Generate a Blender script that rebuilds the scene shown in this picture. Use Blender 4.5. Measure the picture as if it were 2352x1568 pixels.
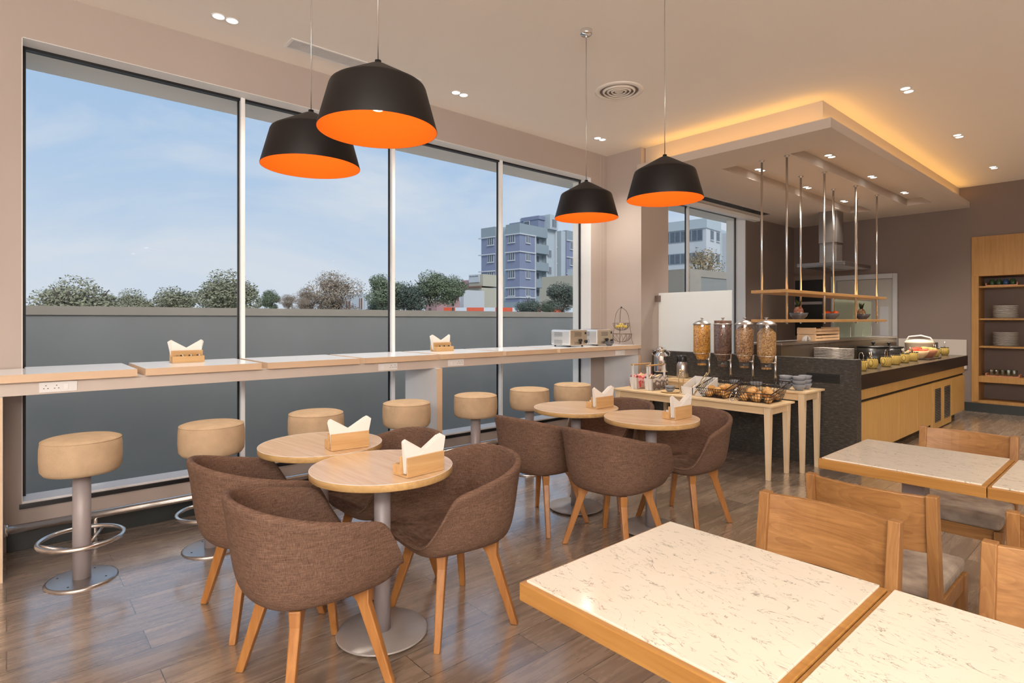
import bpy, bmesh, math, random
from mathutils import Vector, Matrix
random.seed(7)
for o in list(bpy.data.objects): bpy.data.objects.remove(o)
SC = bpy.context.scene
COL = SC.collection
PI = math.pi

# ------------------------------------------------------------------ camera, sky, exposure
cam = bpy.data.objects.new('camera', bpy.data.cameras.new('camera'))
COL.objects.link(cam)
cam.location = (0, 0, 1.4)
cam.rotation_euler = (math.radians(90), 0, math.radians(48.62))
cam.data.sensor_width = 36
cam.data.lens = 1318 / 2352 * 36
cam.data.shift_y = -50 / 2352
cam.data.clip_start = 0.05
cam.data.clip_end = 500
SC.camera = cam
SC.view_settings.view_transform = 'Standard'
SC.view_settings.look = 'None'
SC.view_settings.gamma = 1
SC.view_settings.use_curve_mapping = False
SC.view_settings.exposure = 0.0

world = bpy.data.worlds.new('sky'); SC.world = world
world.use_nodes = True
nt = world.node_tree; nt.nodes.clear()
def wn(t, **k):
    n = nt.nodes.new(t)
    for a, b in k.items(): setattr(n, a, b)
    return n
w_out = wn('ShaderNodeOutputWorld'); w_bg = wn('ShaderNodeBackground')
w_tc = wn('ShaderNodeTexCoord'); w_sep = wn('ShaderNodeSeparateXYZ')
nt.links.new(w_tc.outputs['Generated'], w_sep.inputs[0])
w_ramp = wn('ShaderNodeValToRGB')
e = w_ramp.color_ramp.elements
e[0].position = 0.0; e[0].color = (0.76, 0.86, 0.96, 1)
e[1].position = 0.75; e[1].color = (0.28, 0.48, 0.80, 1)
x = e.new(0.22); x.color = (0.54, 0.72, 0.95, 1)
x = e.new(0.42); x.color = (0.42, 0.63, 0.92, 1)
nt.links.new(w_sep.outputs['Z'], w_ramp.inputs[0])
w_map = wn('ShaderNodeMapping'); w_map.inputs['Scale'].default_value = (1.2, 1.2, 3.2)
nt.links.new(w_tc.outputs['Generated'], w_map.inputs[0])
w_noise = wn('ShaderNodeTexNoise'); w_noise.inputs['Scale'].default_value = 1.7
w_noise.inputs['Detail'].default_value = 9; w_noise.inputs['Roughness'].default_value = 0.58
w_noise.inputs['Distortion'].default_value = 0.6
nt.links.new(w_map.outputs[0], w_noise.inputs['Vector'])
w_cr = wn('ShaderNodeValToRGB')
w_cr.color_ramp.elements[0].position = 0.44; w_cr.color_ramp.elements[0].color = (0, 0, 0, 1)
w_cr.color_ramp.elements[1].position = 0.66; w_cr.color_ramp.elements[1].color = (0.9, 0.9, 0.9, 1)
nt.links.new(w_noise.outputs[0], w_cr.inputs[0])
w_mix = wn('ShaderNodeMix', data_type='RGBA')
nt.links.new(w_cr.outputs[0], w_mix.inputs[0])
nt.links.new(w_ramp.outputs[0], w_mix.inputs[6])
w_mix.inputs[7].default_value = (0.84, 0.90, 0.97, 1)
nt.links.new(w_mix.outputs[2], w_bg.inputs[0])
w_bg.inputs[1].default_value = 0.84
nt.links.new(w_bg.outputs[0], w_out.inputs[0])

sun = bpy.data.lights.new('sun', 'SUN'); sun.energy = 2.4; sun.angle = math.radians(28); sun.color = (1, 0.95, 0.88)
so = bpy.data.objects.new('sun', sun); COL.objects.link(so)
so.rotation_euler = Vector((1.0, -0.35, 0.78)).to_track_quat('Z', 'Y').to_euler()

LAMP_W = 55.0      # watts of one ceiling downlight
COVE_W = 2.2

# ------------------------------------------------------------------ materials
MATS = {}
def newmat(name):
    m = bpy.data.materials.new(name); m.use_nodes = True
    return m, m.node_tree, m.node_tree.nodes['Principled BSDF']
def N(t, ty, **k):
    n = t.nodes.new(ty)
    for a, b in k.items(): setattr(n, a, b)
    return n
def plain(name, c, rough=0.6, metal=0.0, var=0.04, scale=8.0, bump=0.0, bscale=60, spec=0.5, emis=None, es=0):
    """uniform stuff with a faint procedural variation"""
    m, t, p = newmat(name)
    tc = N(t, 'ShaderNodeTexCoord'); no = N(t, 'ShaderNodeTexNoise')
    no.inputs['Scale'].default_value = scale; no.inputs['Detail'].default_value = 4
    t.links.new(tc.outputs['Object'], no.inputs['Vector'])
    mx = N(t, 'ShaderNodeMix', data_type='RGBA')
    mx.inputs[6].default_value = tuple(v * (1 - var) for v in c) + (1,)
    mx.inputs[7].default_value = tuple(min(1, v * (1 + var)) for v in c) + (1,)
    t.links.new(no.outputs[0], mx.inputs[0]); t.links.new(mx.outputs[2], p.inputs['Base Color'])
    p.inputs['Roughness'].default_value = rough; p.inputs['Metallic'].default_value = metal
    p.inputs['Specular IOR Level'].default_value = spec
    if bump:
        n2 = N(t, 'ShaderNodeTexNoise'); n2.inputs['Scale'].default_value = bscale; n2.inputs['Detail'].default_value = 3
        t.links.new(tc.outputs['Object'], n2.inputs['Vector'])
        b = N(t, 'ShaderNodeBump'); b.inputs['Strength'].default_value = bump; b.inputs['Distance'].default_value = 0.01
        t.links.new(n2.outputs[0], b.inputs['Height']); t.links.new(b.outputs[0], p.inputs['Normal'])
    if emis:
        p.inputs['Emission Color'].default_value = emis + (1,); p.inputs['Emission Strength'].default_value = es
    MATS[name] = m; return m
def wood(name, c1, c2, axis='X', rough=0.42, scale=1.0, rings=0.0):
    """timber: grain stretched along one axis; rings adds cathedral figure"""
    m, t, p = newmat(name)
    tc = N(t, 'ShaderNodeTexCoord'); mp = N(t, 'ShaderNodeMapping')
    s = {'X': (1.2, 22, 22), 'Y': (22, 1.2, 22), 'Z': (22, 22, 1.2)}[axis]
    mp.inputs['Scale'].default_value = tuple(v * scale for v in s)
    oi = N(t, 'ShaderNodeObjectInfo'); sc = N(t, 'ShaderNodeMath', operation='MULTIPLY'); sc.inputs[1].default_value = 11
    t.links.new(oi.outputs['Random'], sc.inputs[0]); t.links.new(sc.outputs[0], mp.inputs['Location'])
    t.links.new(tc.outputs['Object'], mp.inputs['Vector'])
    no = N(t, 'ShaderNodeTexNoise'); no.inputs['Scale'].default_value = 1.6; no.inputs['Detail'].default_value = 7
    no.inputs['Roughness'].default_value = 0.6; no.inputs['Distortion'].default_value = 0.7
    t.links.new(mp.outputs[0], no.inputs['Vector'])
    src = no.outputs[0]
    if rings:
        mp2 = N(t, 'ShaderNodeMapping')
        s2 = {'X': (1.1, 7, 7), 'Y': (7, 1.1, 7), 'Z': (7, 7, 1.1)}[axis]
        mp2.inputs['Scale'].default_value = s2
        t.links.new(sc.outputs[0], mp2.inputs['Location'])
        t.links.new(tc.outputs['Object'], mp2.inputs['Vector'])
        n3 = N(t, 'ShaderNodeTexNoise'); n3.inputs['Scale'].default_value = 1.0; n3.inputs['Detail'].default_value = 1.5
        t.links.new(mp2.outputs[0], n3.inputs['Vector'])
        ml = N(t, 'ShaderNodeMath', operation='MULTIPLY'); ml.inputs[1].default_value = 26
        t.links.new(n3.outputs[0], ml.inputs[0])
        fr = N(t, 'ShaderNodeMath', operation='FRACT'); t.links.new(ml.outputs[0], fr.inputs[0])
        mxr = N(t, 'ShaderNodeMix', data_type='FLOAT'); mxr.inputs[0].default_value = rings
        t.links.new(no.outputs[0], mxr.inputs[2]); t.links.new(fr.outputs[0], mxr.inputs[3])
        src = mxr.outputs[0]
    r = N(t, 'ShaderNodeValToRGB')
    r.color_ramp.elements[0].position = 0.28; r.color_ramp.elements[0].color = c2 + (1,)
    r.color_ramp.elements[1].position = 0.68; r.color_ramp.elements[1].color = c1 + (1,)
    t.links.new(src, r.inputs[0]); t.links.new(r.outputs[0], p.inputs['Base Color'])
    p.inputs['Roughness'].default_value = rough
    MATS[name] = m; return m
def glassy(name, tint, gloss=0.10, rough=0.0, alpha=0.9, base=None):
    """thin pane: mostly transparent, a little mirror and body colour"""
    m, t, p = newmat(name); t.nodes.remove(p)
    out = t.nodes['Material Output']
    tr = N(t, 'ShaderNodeBsdfTransparent'); tr.inputs[0].default_value = tint + (1,)
    gl = N(t, 'ShaderNodeBsdfGlossy'); gl.inputs['Roughness'].default_value = rough
    lw = N(t, 'ShaderNodeLayerWeight'); pw = N(t, 'ShaderNodeMath', operation='POWER'); pw.inputs[1].default_value = 5
    t.links.new(lw.outputs['Facing'], pw.inputs[0])
    fr = N(t, 'ShaderNodeMath', operation='MULTIPLY_ADD'); fr.inputs[1].default_value = 0.6; fr.inputs[2].default_value = 0.2*gloss
    t.links.new(pw.outputs[0], fr.inputs[0])
    mx = N(t, 'ShaderNodeMixShader')
    t.links.new(fr.outputs[0], mx.inputs[0]); t.links.new(tr.outputs[0], mx.inputs[1]); t.links.new(gl.outputs[0], mx.inputs[2])
    last = mx
    if base:
        df = N(t, 'ShaderNodeBsdfDiffuse'); df.inputs[0].default_value = base + (1,)
        tl = N(t, 'ShaderNodeBsdfTranslucent'); tl.inputs[0].default_value = base + (1,)
        m1 = N(t, 'ShaderNodeMixShader'); m1.inputs[0].default_value = 0.5
        t.links.new(df.outputs[0], m1.inputs[1]); t.links.new(tl.outputs[0], m1.inputs[2])
        m2 = N(t, 'ShaderNodeMixShader'); m2.inputs[0].default_value = 1 - alpha
        t.links.new(mx.outputs[0], m2.inputs[1]); t.links.new(m1.outputs[0], m2.inputs[2]); last = m2
    t.links.new(last.outputs[0], out.inputs[0])
    MATS[name] = m; return m

plain('wall_paint', (0.47, 0.40, 0.36), 0.85, var=0.02, scale=1.5)
plain('wall_dark', (0.20, 0.155, 0.135), 0.85, var=0.02, scale=1.5)
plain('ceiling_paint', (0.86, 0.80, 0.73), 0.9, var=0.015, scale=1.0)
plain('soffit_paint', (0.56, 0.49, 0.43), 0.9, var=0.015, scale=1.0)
plain('white_paint', (0.80, 0.79, 0.77), 0.5, var=0.02)
plain('white_gloss', (0.93, 0.93, 0.93), 0.16, var=0.01)
plain('black_trim', (0.008, 0.008, 0.01), 0.35)
plain('skirting_black', (0.02, 0.025, 0.026), 0.45)
plain('counter_edge', (0.72, 0.53, 0.36), 0.5, var=0.03)
plain('panel_white', (0.82, 0.83, 0.84), 0.4, var=0.01)
plain('beam_paint', (0.62, 0.55, 0.50), 0.55, var=0.02)
plain('metal_grey', (0.36, 0.32, 0.325), 0.45, metal=0.1, var=0.03)
plain('steel', (0.72, 0.69, 0.66), 0.22, metal=1.0, var=0.03)
plain('steel_brushed', (0.55, 0.52, 0.50), 0.34, metal=1.0, var=0.06, scale=3)
plain('hood_steel', (0.30, 0.27, 0.25), 0.38, metal=0.9, var=0.12, scale=4)
plain('chrome', (0.85, 0.85, 0.85), 0.08, metal=1.0, var=0.0)
plain('base_steel', (0.42, 0.38, 0.36), 0.35, metal=0.25, var=0.10, scale=20)
plain('suede', (0.56, 0.41, 0.265), 0.92, var=0.22, scale=13, bump=0.4, bscale=220, spec=0.2)
plain('lamp_black', (0.008, 0.006, 0.006), 0.5, var=0.02, spec=0.3)
plain('lamp_orange', (0.95, 0.17, 0.012), 0.8, var=0.0, spec=0.1)
plain('concrete', (0.245, 0.245, 0.23), 0.9, var=0.12, scale=0.8)
plain('concrete_light', (0.33, 0.29, 0.235), 0.9, var=0.10, scale=2.0)
plain('canopy_plaster', (0.86, 0.84, 0.78), 0.9, var=0.05, scale=1.5)
plain('ground_out', (0.50, 0.48, 0.44), 0.95, var=0.3, scale=0.5)
plain('dark_fascia', (0.020, 0.013, 0.010), 0.28, var=0.1)
plain('stone_top', (0.085, 0.062, 0.042), 0.25, var=0.2, scale=30)
plain('niche_black', (0.012, 0.012, 0.011), 0.6)
plain('door_grey', (0.36, 0.34, 0.31), 0.5, var=0.02)
plain('door_frame_grey', (0.42, 0.42, 0.43), 0.45, var=0.02)
plain('panel_cream', (0.52, 0.47, 0.42), 0.5, var=0.02)
plain('paper', (0.90, 0.87, 0.82), 0.9, var=0.02)
plain('ceramic_white', (0.78, 0.74, 0.70), 0.15, var=0.02)
plain('ceramic_grey', (0.11, 0.11, 0.12), 0.2, var=0.1)
plain('ceramic_blue', (0.24, 0.25, 0.28), 0.2, var=0.12, scale=30)
plain('pot_black', (0.018, 0.017, 0.016), 0.3)
plain('plastic_black', (0.02, 0.02, 0.022), 0.3)
plain('wire_dark', (0.05, 0.035, 0.03), 0.4, metal=0.6)
plain('wire_bronze', (0.25, 0.19, 0.15), 0.35, metal=0.9)
plain('tong_brass', (0.55, 0.42, 0.24), 0.25, metal=1.0)
plain('crust', (0.62, 0.33, 0.10), 0.55, var=0.45, scale=26, bump=0.3, bscale=60)
plain('bread_pale', (0.80, 0.58, 0.32), 0.7, var=0.2, scale=20)
plain('tomato', (0.75, 0.10, 0.02), 0.25, var=0.1)
plain('banana', (0.80, 0.62, 0.14), 0.5, var=0.15, scale=20)
plain('leaf_green', (0.11, 0.14, 0.05), 0.6, var=0.4, scale=20)
plain('watermelon', (0.80, 0.13, 0.07), 0.4, var=0.35, scale=30)
plain('melon', (0.72, 0.62, 0.22), 0.4, var=0.3, scale=30)
plain('wicker_tan', (0.50, 0.36, 0.16), 0.6, var=0.2)
plain('cooker_cream', (0.80, 0.68, 0.52), 0.35, var=0.02)
plain('crate_wood', (0.80, 0.55, 0.33), 0.6, var=0.12, scale=10)
plain('red_plastic', (0.62, 0.10, 0.05), 0.5)
plain('plaster_blue', (0.209, 0.238, 0.338), 0.85, var=0.08, scale=0.6)
plain('plaster_grey', (0.259, 0.310, 0.338), 0.85, var=0.06, scale=0.6)
plain('plaster_pale', (0.432, 0.490, 0.518), 0.85, var=0.05, scale=0.6)
plain('plaster_white', (0.533, 0.554, 0.576), 0.85, var=0.04, scale=0.6)
plain('plaster_cream', (0.446, 0.418, 0.331), 0.9, var=0.1, scale=0.6)
plain('plaster_pink', (0.432, 0.259, 0.259), 0.9, var=0.1, scale=0.6)
plain('fence_orange', (0.72, 0.10, 0.03), 0.5, var=0.1)
plain('fence_white', (0.62, 0.68, 0.74), 0.5, var=0.06)
plain('shutter_brown', (0.20, 0.10, 0.07), 0.7)
plain('window_dark', (0.10, 0.12, 0.15), 0.15, var=0.4, scale=4)
plain('bark', (0.10, 0.08, 0.065), 0.95, var=0.2)
plain('seed_white', (0.9, 0.9, 0.9), 0.5, emis=(1.0, 0.96, 0.9), es=5.0)
plain('led_warm', (1, 0.6, 0.2), 0.5, emis=(1.0, 0.62, 0.16), es=1.6)
plain('bulb', (1, 0.9, 0.7), 0.5, emis=(1.0, 0.75, 0.4), es=8.0)
for nm, c in (('foliage_grey', (0.29, 0.29, 0.19)), ('foliage_green', (0.19, 0.23, 0.14)), ('foliage_brown', (0.34, 0.27, 0.20)), ('foliage_dark', (0.11, 0.14, 0.11)), ('foliage_olive', (0.36, 0.27, 0.14))):
    plain(nm, c, 0.8, var=0.7, scale=9)
wood('oak', (0.46, 0.23, 0.06), (0.31, 0.135, 0.03), 'X', 0.38)
wood('oak_y', (0.46, 0.23, 0.06), (0.31, 0.135, 0.03), 'Y', 0.38)
wood('oak_z', (0.50, 0.26, 0.07), (0.34, 0.155, 0.035), 'Z', 0.38)
wood('chair_oak', (0.42, 0.21, 0.07), (0.25, 0.108, 0.033), 'X', 0.4, rings=0.14)
wood('chair_oak_z', (0.40, 0.20, 0.068), (0.235, 0.10, 0.032), 'Z', 0.4, rings=0.14)
wood('leg_wood', (0.47, 0.21, 0.06), (0.32, 0.12, 0.025), 'Z', 0.35)
wood('beech', (0.80, 0.61, 0.38), (0.70, 0.50, 0.28), 'X', 0.4)
wood('beech_z', (0.82, 0.66, 0.45), (0.74, 0.56, 0.35), 'Z', 0.4)
wood('holder_wood', (0.68, 0.44, 0.21), (0.54, 0.31, 0.13), 'Y', 0.42)
wood('table_laminate', (0.78, 0.60, 0.40), (0.64, 0.44, 0.25), 'X', 0.25)
wood('table_edge', (0.66, 0.43, 0.19), (0.50, 0.29, 0.11), 'X', 0.35)
wood('veneer', (0.66, 0.40, 0.13), (0.54, 0.30, 0.08), 'Z', 0.4)
wood('cabinet_oak_dimmed', (0.42, 0.23, 0.075), (0.32, 0.16, 0.045), 'Z', 0.4)  # darker copy of the veneer, the cabinet's dimmer light put into its colour
wood('shelf_wood', (0.60, 0.36, 0.15), (0.44, 0.23, 0.08), 'Y', 0.35)
wood('tray_wood', (0.55, 0.25, 0.14), (0.42, 0.17, 0.09), 'X', 0.4)
glassy('window_glass', (0.98, 0.99, 1.0), 0.04)
glassy('jar_glass', (0.95, 0.95, 0.95), 0.5)
glassy('green_glass', (0.80, 0.84, 0.76), 0.15, base=(0.50, 0.54, 0.44), alpha=0.55)
glassy('frosted_glass', (0.9, 0.93, 0.93), 0.1, rough=0.4, base=(0.93, 0.96, 0.97), alpha=0.10)
glassy('tumbler_glass', (0.80, 0.85, 0.80), 0.6)

def fabric():
    m, t, p = newmat('chair_fabric')
    tc = N(t, 'ShaderNodeTexCoord')
    cols = []
    for s in ((420, 420, 26), (26, 26, 420)):
        mp = N(t, 'ShaderNodeMapping'); mp.inputs['Scale'].default_value = s
        t.links.new(tc.outputs['Object'], mp.inputs[0])
        no = N(t, 'ShaderNodeTexNoise'); no.inputs['Scale'].default_value = 1.0; no.inputs['Detail'].default_value = 3
        t.links.new(mp.outputs[0], no.inputs['Vector']); cols.append(no.outputs[0])
    ad = N(t, 'ShaderNodeMath', operation='ADD'); t.links.new(cols[0], ad.inputs[0]); t.links.new(cols[1], ad.inputs[1])
    r = N(t, 'ShaderNodeValToRGB')
    r.color_ramp.elements[0].position = 0.70; r.color_ramp.elements[0].color = (0.080, 0.043, 0.029, 1)
    r.color_ramp.elements[1].position = 1.30; r.color_ramp.elements[1].color = (0.235, 0.142, 0.098, 1)
    hf = N(t, 'ShaderNodeMath', operation='MULTIPLY'); hf.inputs[1].default_value = 0.5
    t.links.new(ad.outputs[0], hf.inputs[0])
    r.color_ramp.elements[0].position = 0.34; r.color_ramp.elements[1].position = 0.66
    t.links.new(hf.outputs[0], r.inputs[0]); t.links.new(r.outputs[0], p.inputs['Base Color'])
    p.inputs['Roughness'].default_value = 0.85; p.inputs['Specular IOR Level'].default_value = 0.25
    b = N(t, 'ShaderNodeBump'); b.inputs['Strength'].default_value = 0.35; b.inputs['Distance'].default_value = 0.003
    t.links.new(hf.outputs[0], b.inputs['Height']); t.links.new(b.outputs[0], p.inputs['Normal'])
    MATS['chair_fabric'] = m
fabric()
def velvet():
    m, t, p = newmat('seat_fabric')
    tc = N(t, 'ShaderNodeTexCoord')
    no = N(t, 'ShaderNodeTexNoise'); no.inputs['Scale'].default_value = 14; no.inputs['Detail'].default_value = 6
    t.links.new(tc.outputs['Object'], no.inputs['Vector'])
    r = N(t, 'ShaderNodeValToRGB')
    r.color_ramp.elements[0].position = 0.3; r.color_ramp.elements[0].color = (0.24, 0.19, 0.16, 1)
    r.color_ramp.elements[1].position = 0.7; r.color_ramp.elements[1].color = (0.46, 0.38, 0.30, 1)
    t.links.new(no.outputs[0], r.inputs[0]); t.links.new(r.outputs[0], p.inputs['Base Color'])
    p.inputs['Roughness'].default_value = 0.9
    MATS['seat_fabric'] = m
velvet()
def floor_mat():
    m, t, p = newmat('floor_planks')
    tc = N(t, 'ShaderNodeTexCoord'); mp = N(t, 'ShaderNodeMapping')
    mp.inputs['Rotation'].default_value = (0, 0, PI / 2)
    t.links.new(tc.outputs['Object'], mp.inputs[0])
    br = N(t, 'ShaderNodeTexBrick'); br.offset = 0.37; br.offset_frequency = 2
    br.inputs['Color1'].default_value = (0.0, 0.0, 0.0, 1); br.inputs['Color2'].default_value = (1, 1, 1, 1)
    br.inputs['Mortar'].default_value = (0.5, 0.5, 0.5, 1)
    br.inputs['Scale'].default_value = 1.0; br.inputs['Mortar Size'].default_value = 0.0022
    br.inputs['Mortar Smooth'].default_value = 0.3
    br.inputs['Brick Width'].default_value = 1.25; br.inputs['Row Height'].default_value = 0.19
    t.links.new(mp.outputs[0], br.inputs['Vector'])
    # grain, shifted per plank
    sh = N(t, 'ShaderNodeVectorMath', operation='SCALE'); sh.inputs['Scale'].default_value = 7.0
    t.links.new(br.outputs['Color'], sh.inputs[0])
    ad = N(t, 'ShaderNodeVectorMath', operation='ADD')
    t.links.new(tc.outputs['Object'], ad.inputs[0]); t.links.new(sh.outputs[0], ad.inputs[1])
    mg = N(t, 'ShaderNodeMapping'); mg.inputs['Scale'].default_value = (15, 1.5, 1)
    t.links.new(ad.outputs[0], mg.inputs[0])
    ng = N(t, 'ShaderNodeTexNoise'); ng.inputs['Scale'].default_value = 1.5; ng.inputs['Detail'].default_value = 8
    ng.inputs['Roughness'].default_value = 0.62; ng.inputs['Distortion'].default_value = 1.0
    t.links.new(mg.outputs[0], ng.inputs['Vector'])
    r = N(t, 'ShaderNodeValToRGB')
    r.color_ramp.elements[0].position = 0.25; r.color_ramp.elements[0].color = (0.17, 0.118, 0.088, 1)
    r.color_ramp.elements[1].position = 0.75; r.color_ramp.elements[1].color = (0.38, 0.285, 0.205, 1)
    t.links.new(ng.outputs[0], r.inputs[0])
    hs = N(t, 'ShaderNodeHueSaturation')
    mr = N(t, 'ShaderNodeMapRange'); mr.inputs['To Min'].default_value = 0.82; mr.inputs['To Max'].default_value = 1.2
    t.links.new(br.outputs['Color'], mr.inputs['Value']); t.links.new(mr.outputs[0], hs.inputs['Value'])
    t.links.new(r.outputs[0], hs.inputs['Color'])
    mj = N(t, 'ShaderNodeMix', data_type='RGBA'); mj.inputs[7].default_value = (0.03, 0.02, 0.015, 1)
    jf = N(t, 'ShaderNodeMath', operation='MULTIPLY'); jf.inputs[1].default_value = 0.75
    t.links.new(br.outputs['Fac'], jf.inputs[0]); t.links.new(jf.outputs[0], mj.inputs[0])
    t.links.new(hs.outputs[0], mj.inputs[6])
    t.links.new(mj.outputs[2], p.inputs['Base Color'])
    rr = N(t, 'ShaderNodeMapRange'); rr.inputs['To Min'].default_value = 0.20; rr.inputs['To Max'].default_value = 0.34
    t.links.new(ng.outputs[0], rr.inputs['Value']); t.links.new(rr.outputs[0], p.inputs['Roughness'])
    b = N(t, 'ShaderNodeBump'); b.inputs['Strength'].default_value = 0.05; b.inputs['Distance'].default_value = 0.001
    t.links.new(ng.outputs[0], b.inputs['Height']); t.links.new(b.outputs[0], p.inputs['Normal'])
    p.inputs['Specular IOR Level'].default_value = 0.8
    p.inputs['Coat Weight'].default_value = 1.0; p.inputs['Coat Roughness'].default_value = 0.17; p.inputs['Coat IOR'].default_value = 2.2
    MATS['floor_planks'] = m
floor_mat()
def marble():
    m, t, p = newmat('quartz')
    tc = N(t, 'ShaderNodeTexCoord'); oi = N(t, 'ShaderNodeObjectInfo')
    sc = N(t, 'ShaderNodeMath', operation='MULTIPLY'); sc.inputs[1].default_value = 9
    t.links.new(oi.outputs['Random'], sc.inputs[0])
    mp = N(t, 'ShaderNodeMapping'); mp.inputs['Rotation'].default_value = (0, 0, 0.15)
    t.links.new(sc.outputs[0], mp.inputs['Location'])
    t.links.new(tc.outputs['Object'], mp.inputs[0])
    def vein(scale, width, dist, stretch, seed):
        m2 = N(t, 'ShaderNodeMapping'); m2.inputs['Scale'].default_value = stretch; m2.inputs['Location'].default_value = (seed, seed * 2, 0)
        t.links.new(mp.outputs[0], m2.inputs[0])
        no = N(t, 'ShaderNodeTexNoise'); no.inputs['Scale'].default_value = scale; no.inputs['Detail'].default_value = 5
        no.inputs['Distortion'].default_value = dist; no.inputs['Roughness'].default_value = 0.55
        t.links.new(m2.outputs[0], no.inputs['Vector'])
        s = N(t, 'ShaderNodeMath', operation='SUBTRACT'); s.inputs[1].default_value = 0.5
        t.links.new(no.outputs[0], s.inputs[0])
        a = N(t, 'ShaderNodeMath', operation='ABSOLUTE'); t.links.new(s.outputs[0], a.inputs[0])
        r = N(t, 'ShaderNodeMapRange'); r.inputs['From Min'].default_value = 0; r.inputs['From Max'].default_value = width
        r.inputs['To Min'].default_value = 1; r.inputs['To Max'].default_value = 0
        t.links.new(a.outputs[0], r.inputs['Value'])
        k = N(t, 'ShaderNodeTexNoise'); k.inputs['Scale'].default_value = scale * 1.7; k.inputs['Detail'].default_value = 3
        t.links.new(m2.outputs[0], k.inputs['Vector'])
        kr = N(t, 'ShaderNodeMapRange'); kr.inputs['From Min'].default_value = 0.50; kr.inputs['From Max'].default_value = 0.60
        t.links.new(k.outputs[0], kr.inputs['Value'])
        mu = N(t, 'ShaderNodeMath', operation='MULTIPLY'); t.links.new(r.outputs[0], mu.inputs[0]); t.links.new(kr.outputs[0], mu.inputs[1])
        return mu.outputs[0]
    v1 = vein(7, 0.010, 1.6, (1, 2.1, 1), 3.1)
    v2 = vein(13, 0.016, 1.2, (1, 2.4, 1), 7.7)
    mxv = N(t, 'ShaderNodeMath', operation='MAXIMUM'); t.links.new(v1, mxv.inputs[0]); t.links.new(v2, mxv.inputs[1])
    mu = N(t, 'ShaderNodeMath', operation='MULTIPLY'); mu.inputs[1].default_value = 0.9
    t.links.new(mxv.outputs[0], mu.inputs[0])
    n0 = N(t, 'ShaderNodeTexNoise'); n0.inputs['Scale'].default_value = 5
    t.links.new(mp.outputs[0], n0.inputs['Vector'])
    b0 = N(t, 'ShaderNodeMix', data_type='RGBA')
    b0.inputs[6].default_value = (0.74, 0.675, 0.565, 1); b0.inputs[7].default_value = (0.80, 0.735, 0.63, 1)
    t.links.new(n0.outputs[0], b0.inputs[0])
    mx = N(t, 'ShaderNodeMix', data_type='RGBA'); mx.inputs[7].default_value = (0.22, 0.20, 0.16, 1)
    t.links.new(mu.outputs[0], mx.inputs[0]); t.links.new(b0.outputs[2], mx.inputs[6])
    t.links.new(mx.outputs[2], p.inputs['Base Color']); p.inputs['Roughness'].default_value = 0.12
    MATS['quartz'] = m
marble()
def stone():
    m, t, p = newmat('dark_stone')
    tc = N(t, 'ShaderNodeTexCoord'); mp = N(t, 'ShaderNodeMapping'); mp.inputs['Scale'].default_value = (14, 30, 55)
    t.links.new(tc.outputs['Object'], mp.inputs[0])
    no = N(t, 'ShaderNodeTexNoise'); no.inputs['Scale'].default_value = 1.6; no.inputs['Detail'].default_value = 8; no.inputs['Roughness'].default_value = 0.7
    t.links.new(mp.outputs[0], no.inputs['Vector'])
    r = N(t, 'ShaderNodeValToRGB')
    r.color_ramp.elements[0].position = 0.38; r.color_ramp.elements[0].color = (0.030, 0.024, 0.022, 1)
    r.color_ramp.elements[1].position = 0.74; r.color_ramp.elements[1].color = (0.22, 0.18, 0.16, 1)
    x = r.color_ramp.elements.new(0.56); x.color = (0.060, 0.058, 0.051, 1)
    t.links.new(no.outputs[0], r.inputs[0]); t.links.new(r.outputs[0], p.inputs['Base Color'])
    p.inputs['Roughness'].default_value = 0.5
    MATS['dark_stone'] = m
stone()
def checks(name, c1, c2, c3, s):
    m, t, p = newmat(name)
    tc = N(t, 'ShaderNodeTexCoord'); outs = []
    for d in ('X', 'Z'):
        w = N(t, 'ShaderNodeTexWave', bands_direction=d); w.inputs['Scale'].default_value = s; w.inputs['Distortion'].default_value = 0.6
        t.links.new(tc.outputs['Object'], w.inputs['Vector'])
        r = N(t, 'ShaderNodeMath', operation='GREATER_THAN'); r.inputs[1].default_value = 0.55
        t.links.new(w.outputs['Fac'], r.inputs[0]); outs.append(r.outputs[0])
    ad = N(t, 'ShaderNodeMath', operation='ADD'); t.links.new(outs[0], ad.inputs[0]); t.links.new(outs[1], ad.inputs[1])
    hf = N(t, 'ShaderNodeMath', operation='MULTIPLY'); hf.inputs[1].default_value = 0.5; t.links.new(ad.outputs[0], hf.inputs[0])
    cr = N(t, 'ShaderNodeValToRGB'); cr.color_ramp.interpolation = 'CONSTANT'
    cr.color_ramp.elements[0].color = c1 + (1,); cr.color_ramp.elements[1].position = 0.9; cr.color_ramp.elements[1].color = c3 + (1,)
    q = cr.color_ramp.elements.new(0.4); q.color = c2 + (1,)
    t.links.new(hf.outputs[0], cr.inputs[0]); t.links.new(cr.outputs[0], p.inputs['Base Color'])
    p.inputs['Roughness'].default_value = 0.9
    MATS[name] = m
checks('cloth_red', (0.80, 0.72, 0.68), (0.75, 0.16, 0.15), (0.55, 0.02, 0.03), 34)
checks('cloth_black', (0.74, 0.66, 0.58), (0.30, 0.24, 0.22), (0.03, 0.025, 0.03), 30)
checks('wicker', (0.72, 0.55, 0.16), (0.50, 0.34, 0.08), (0.10, 0.06, 0.02), 40)
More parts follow.
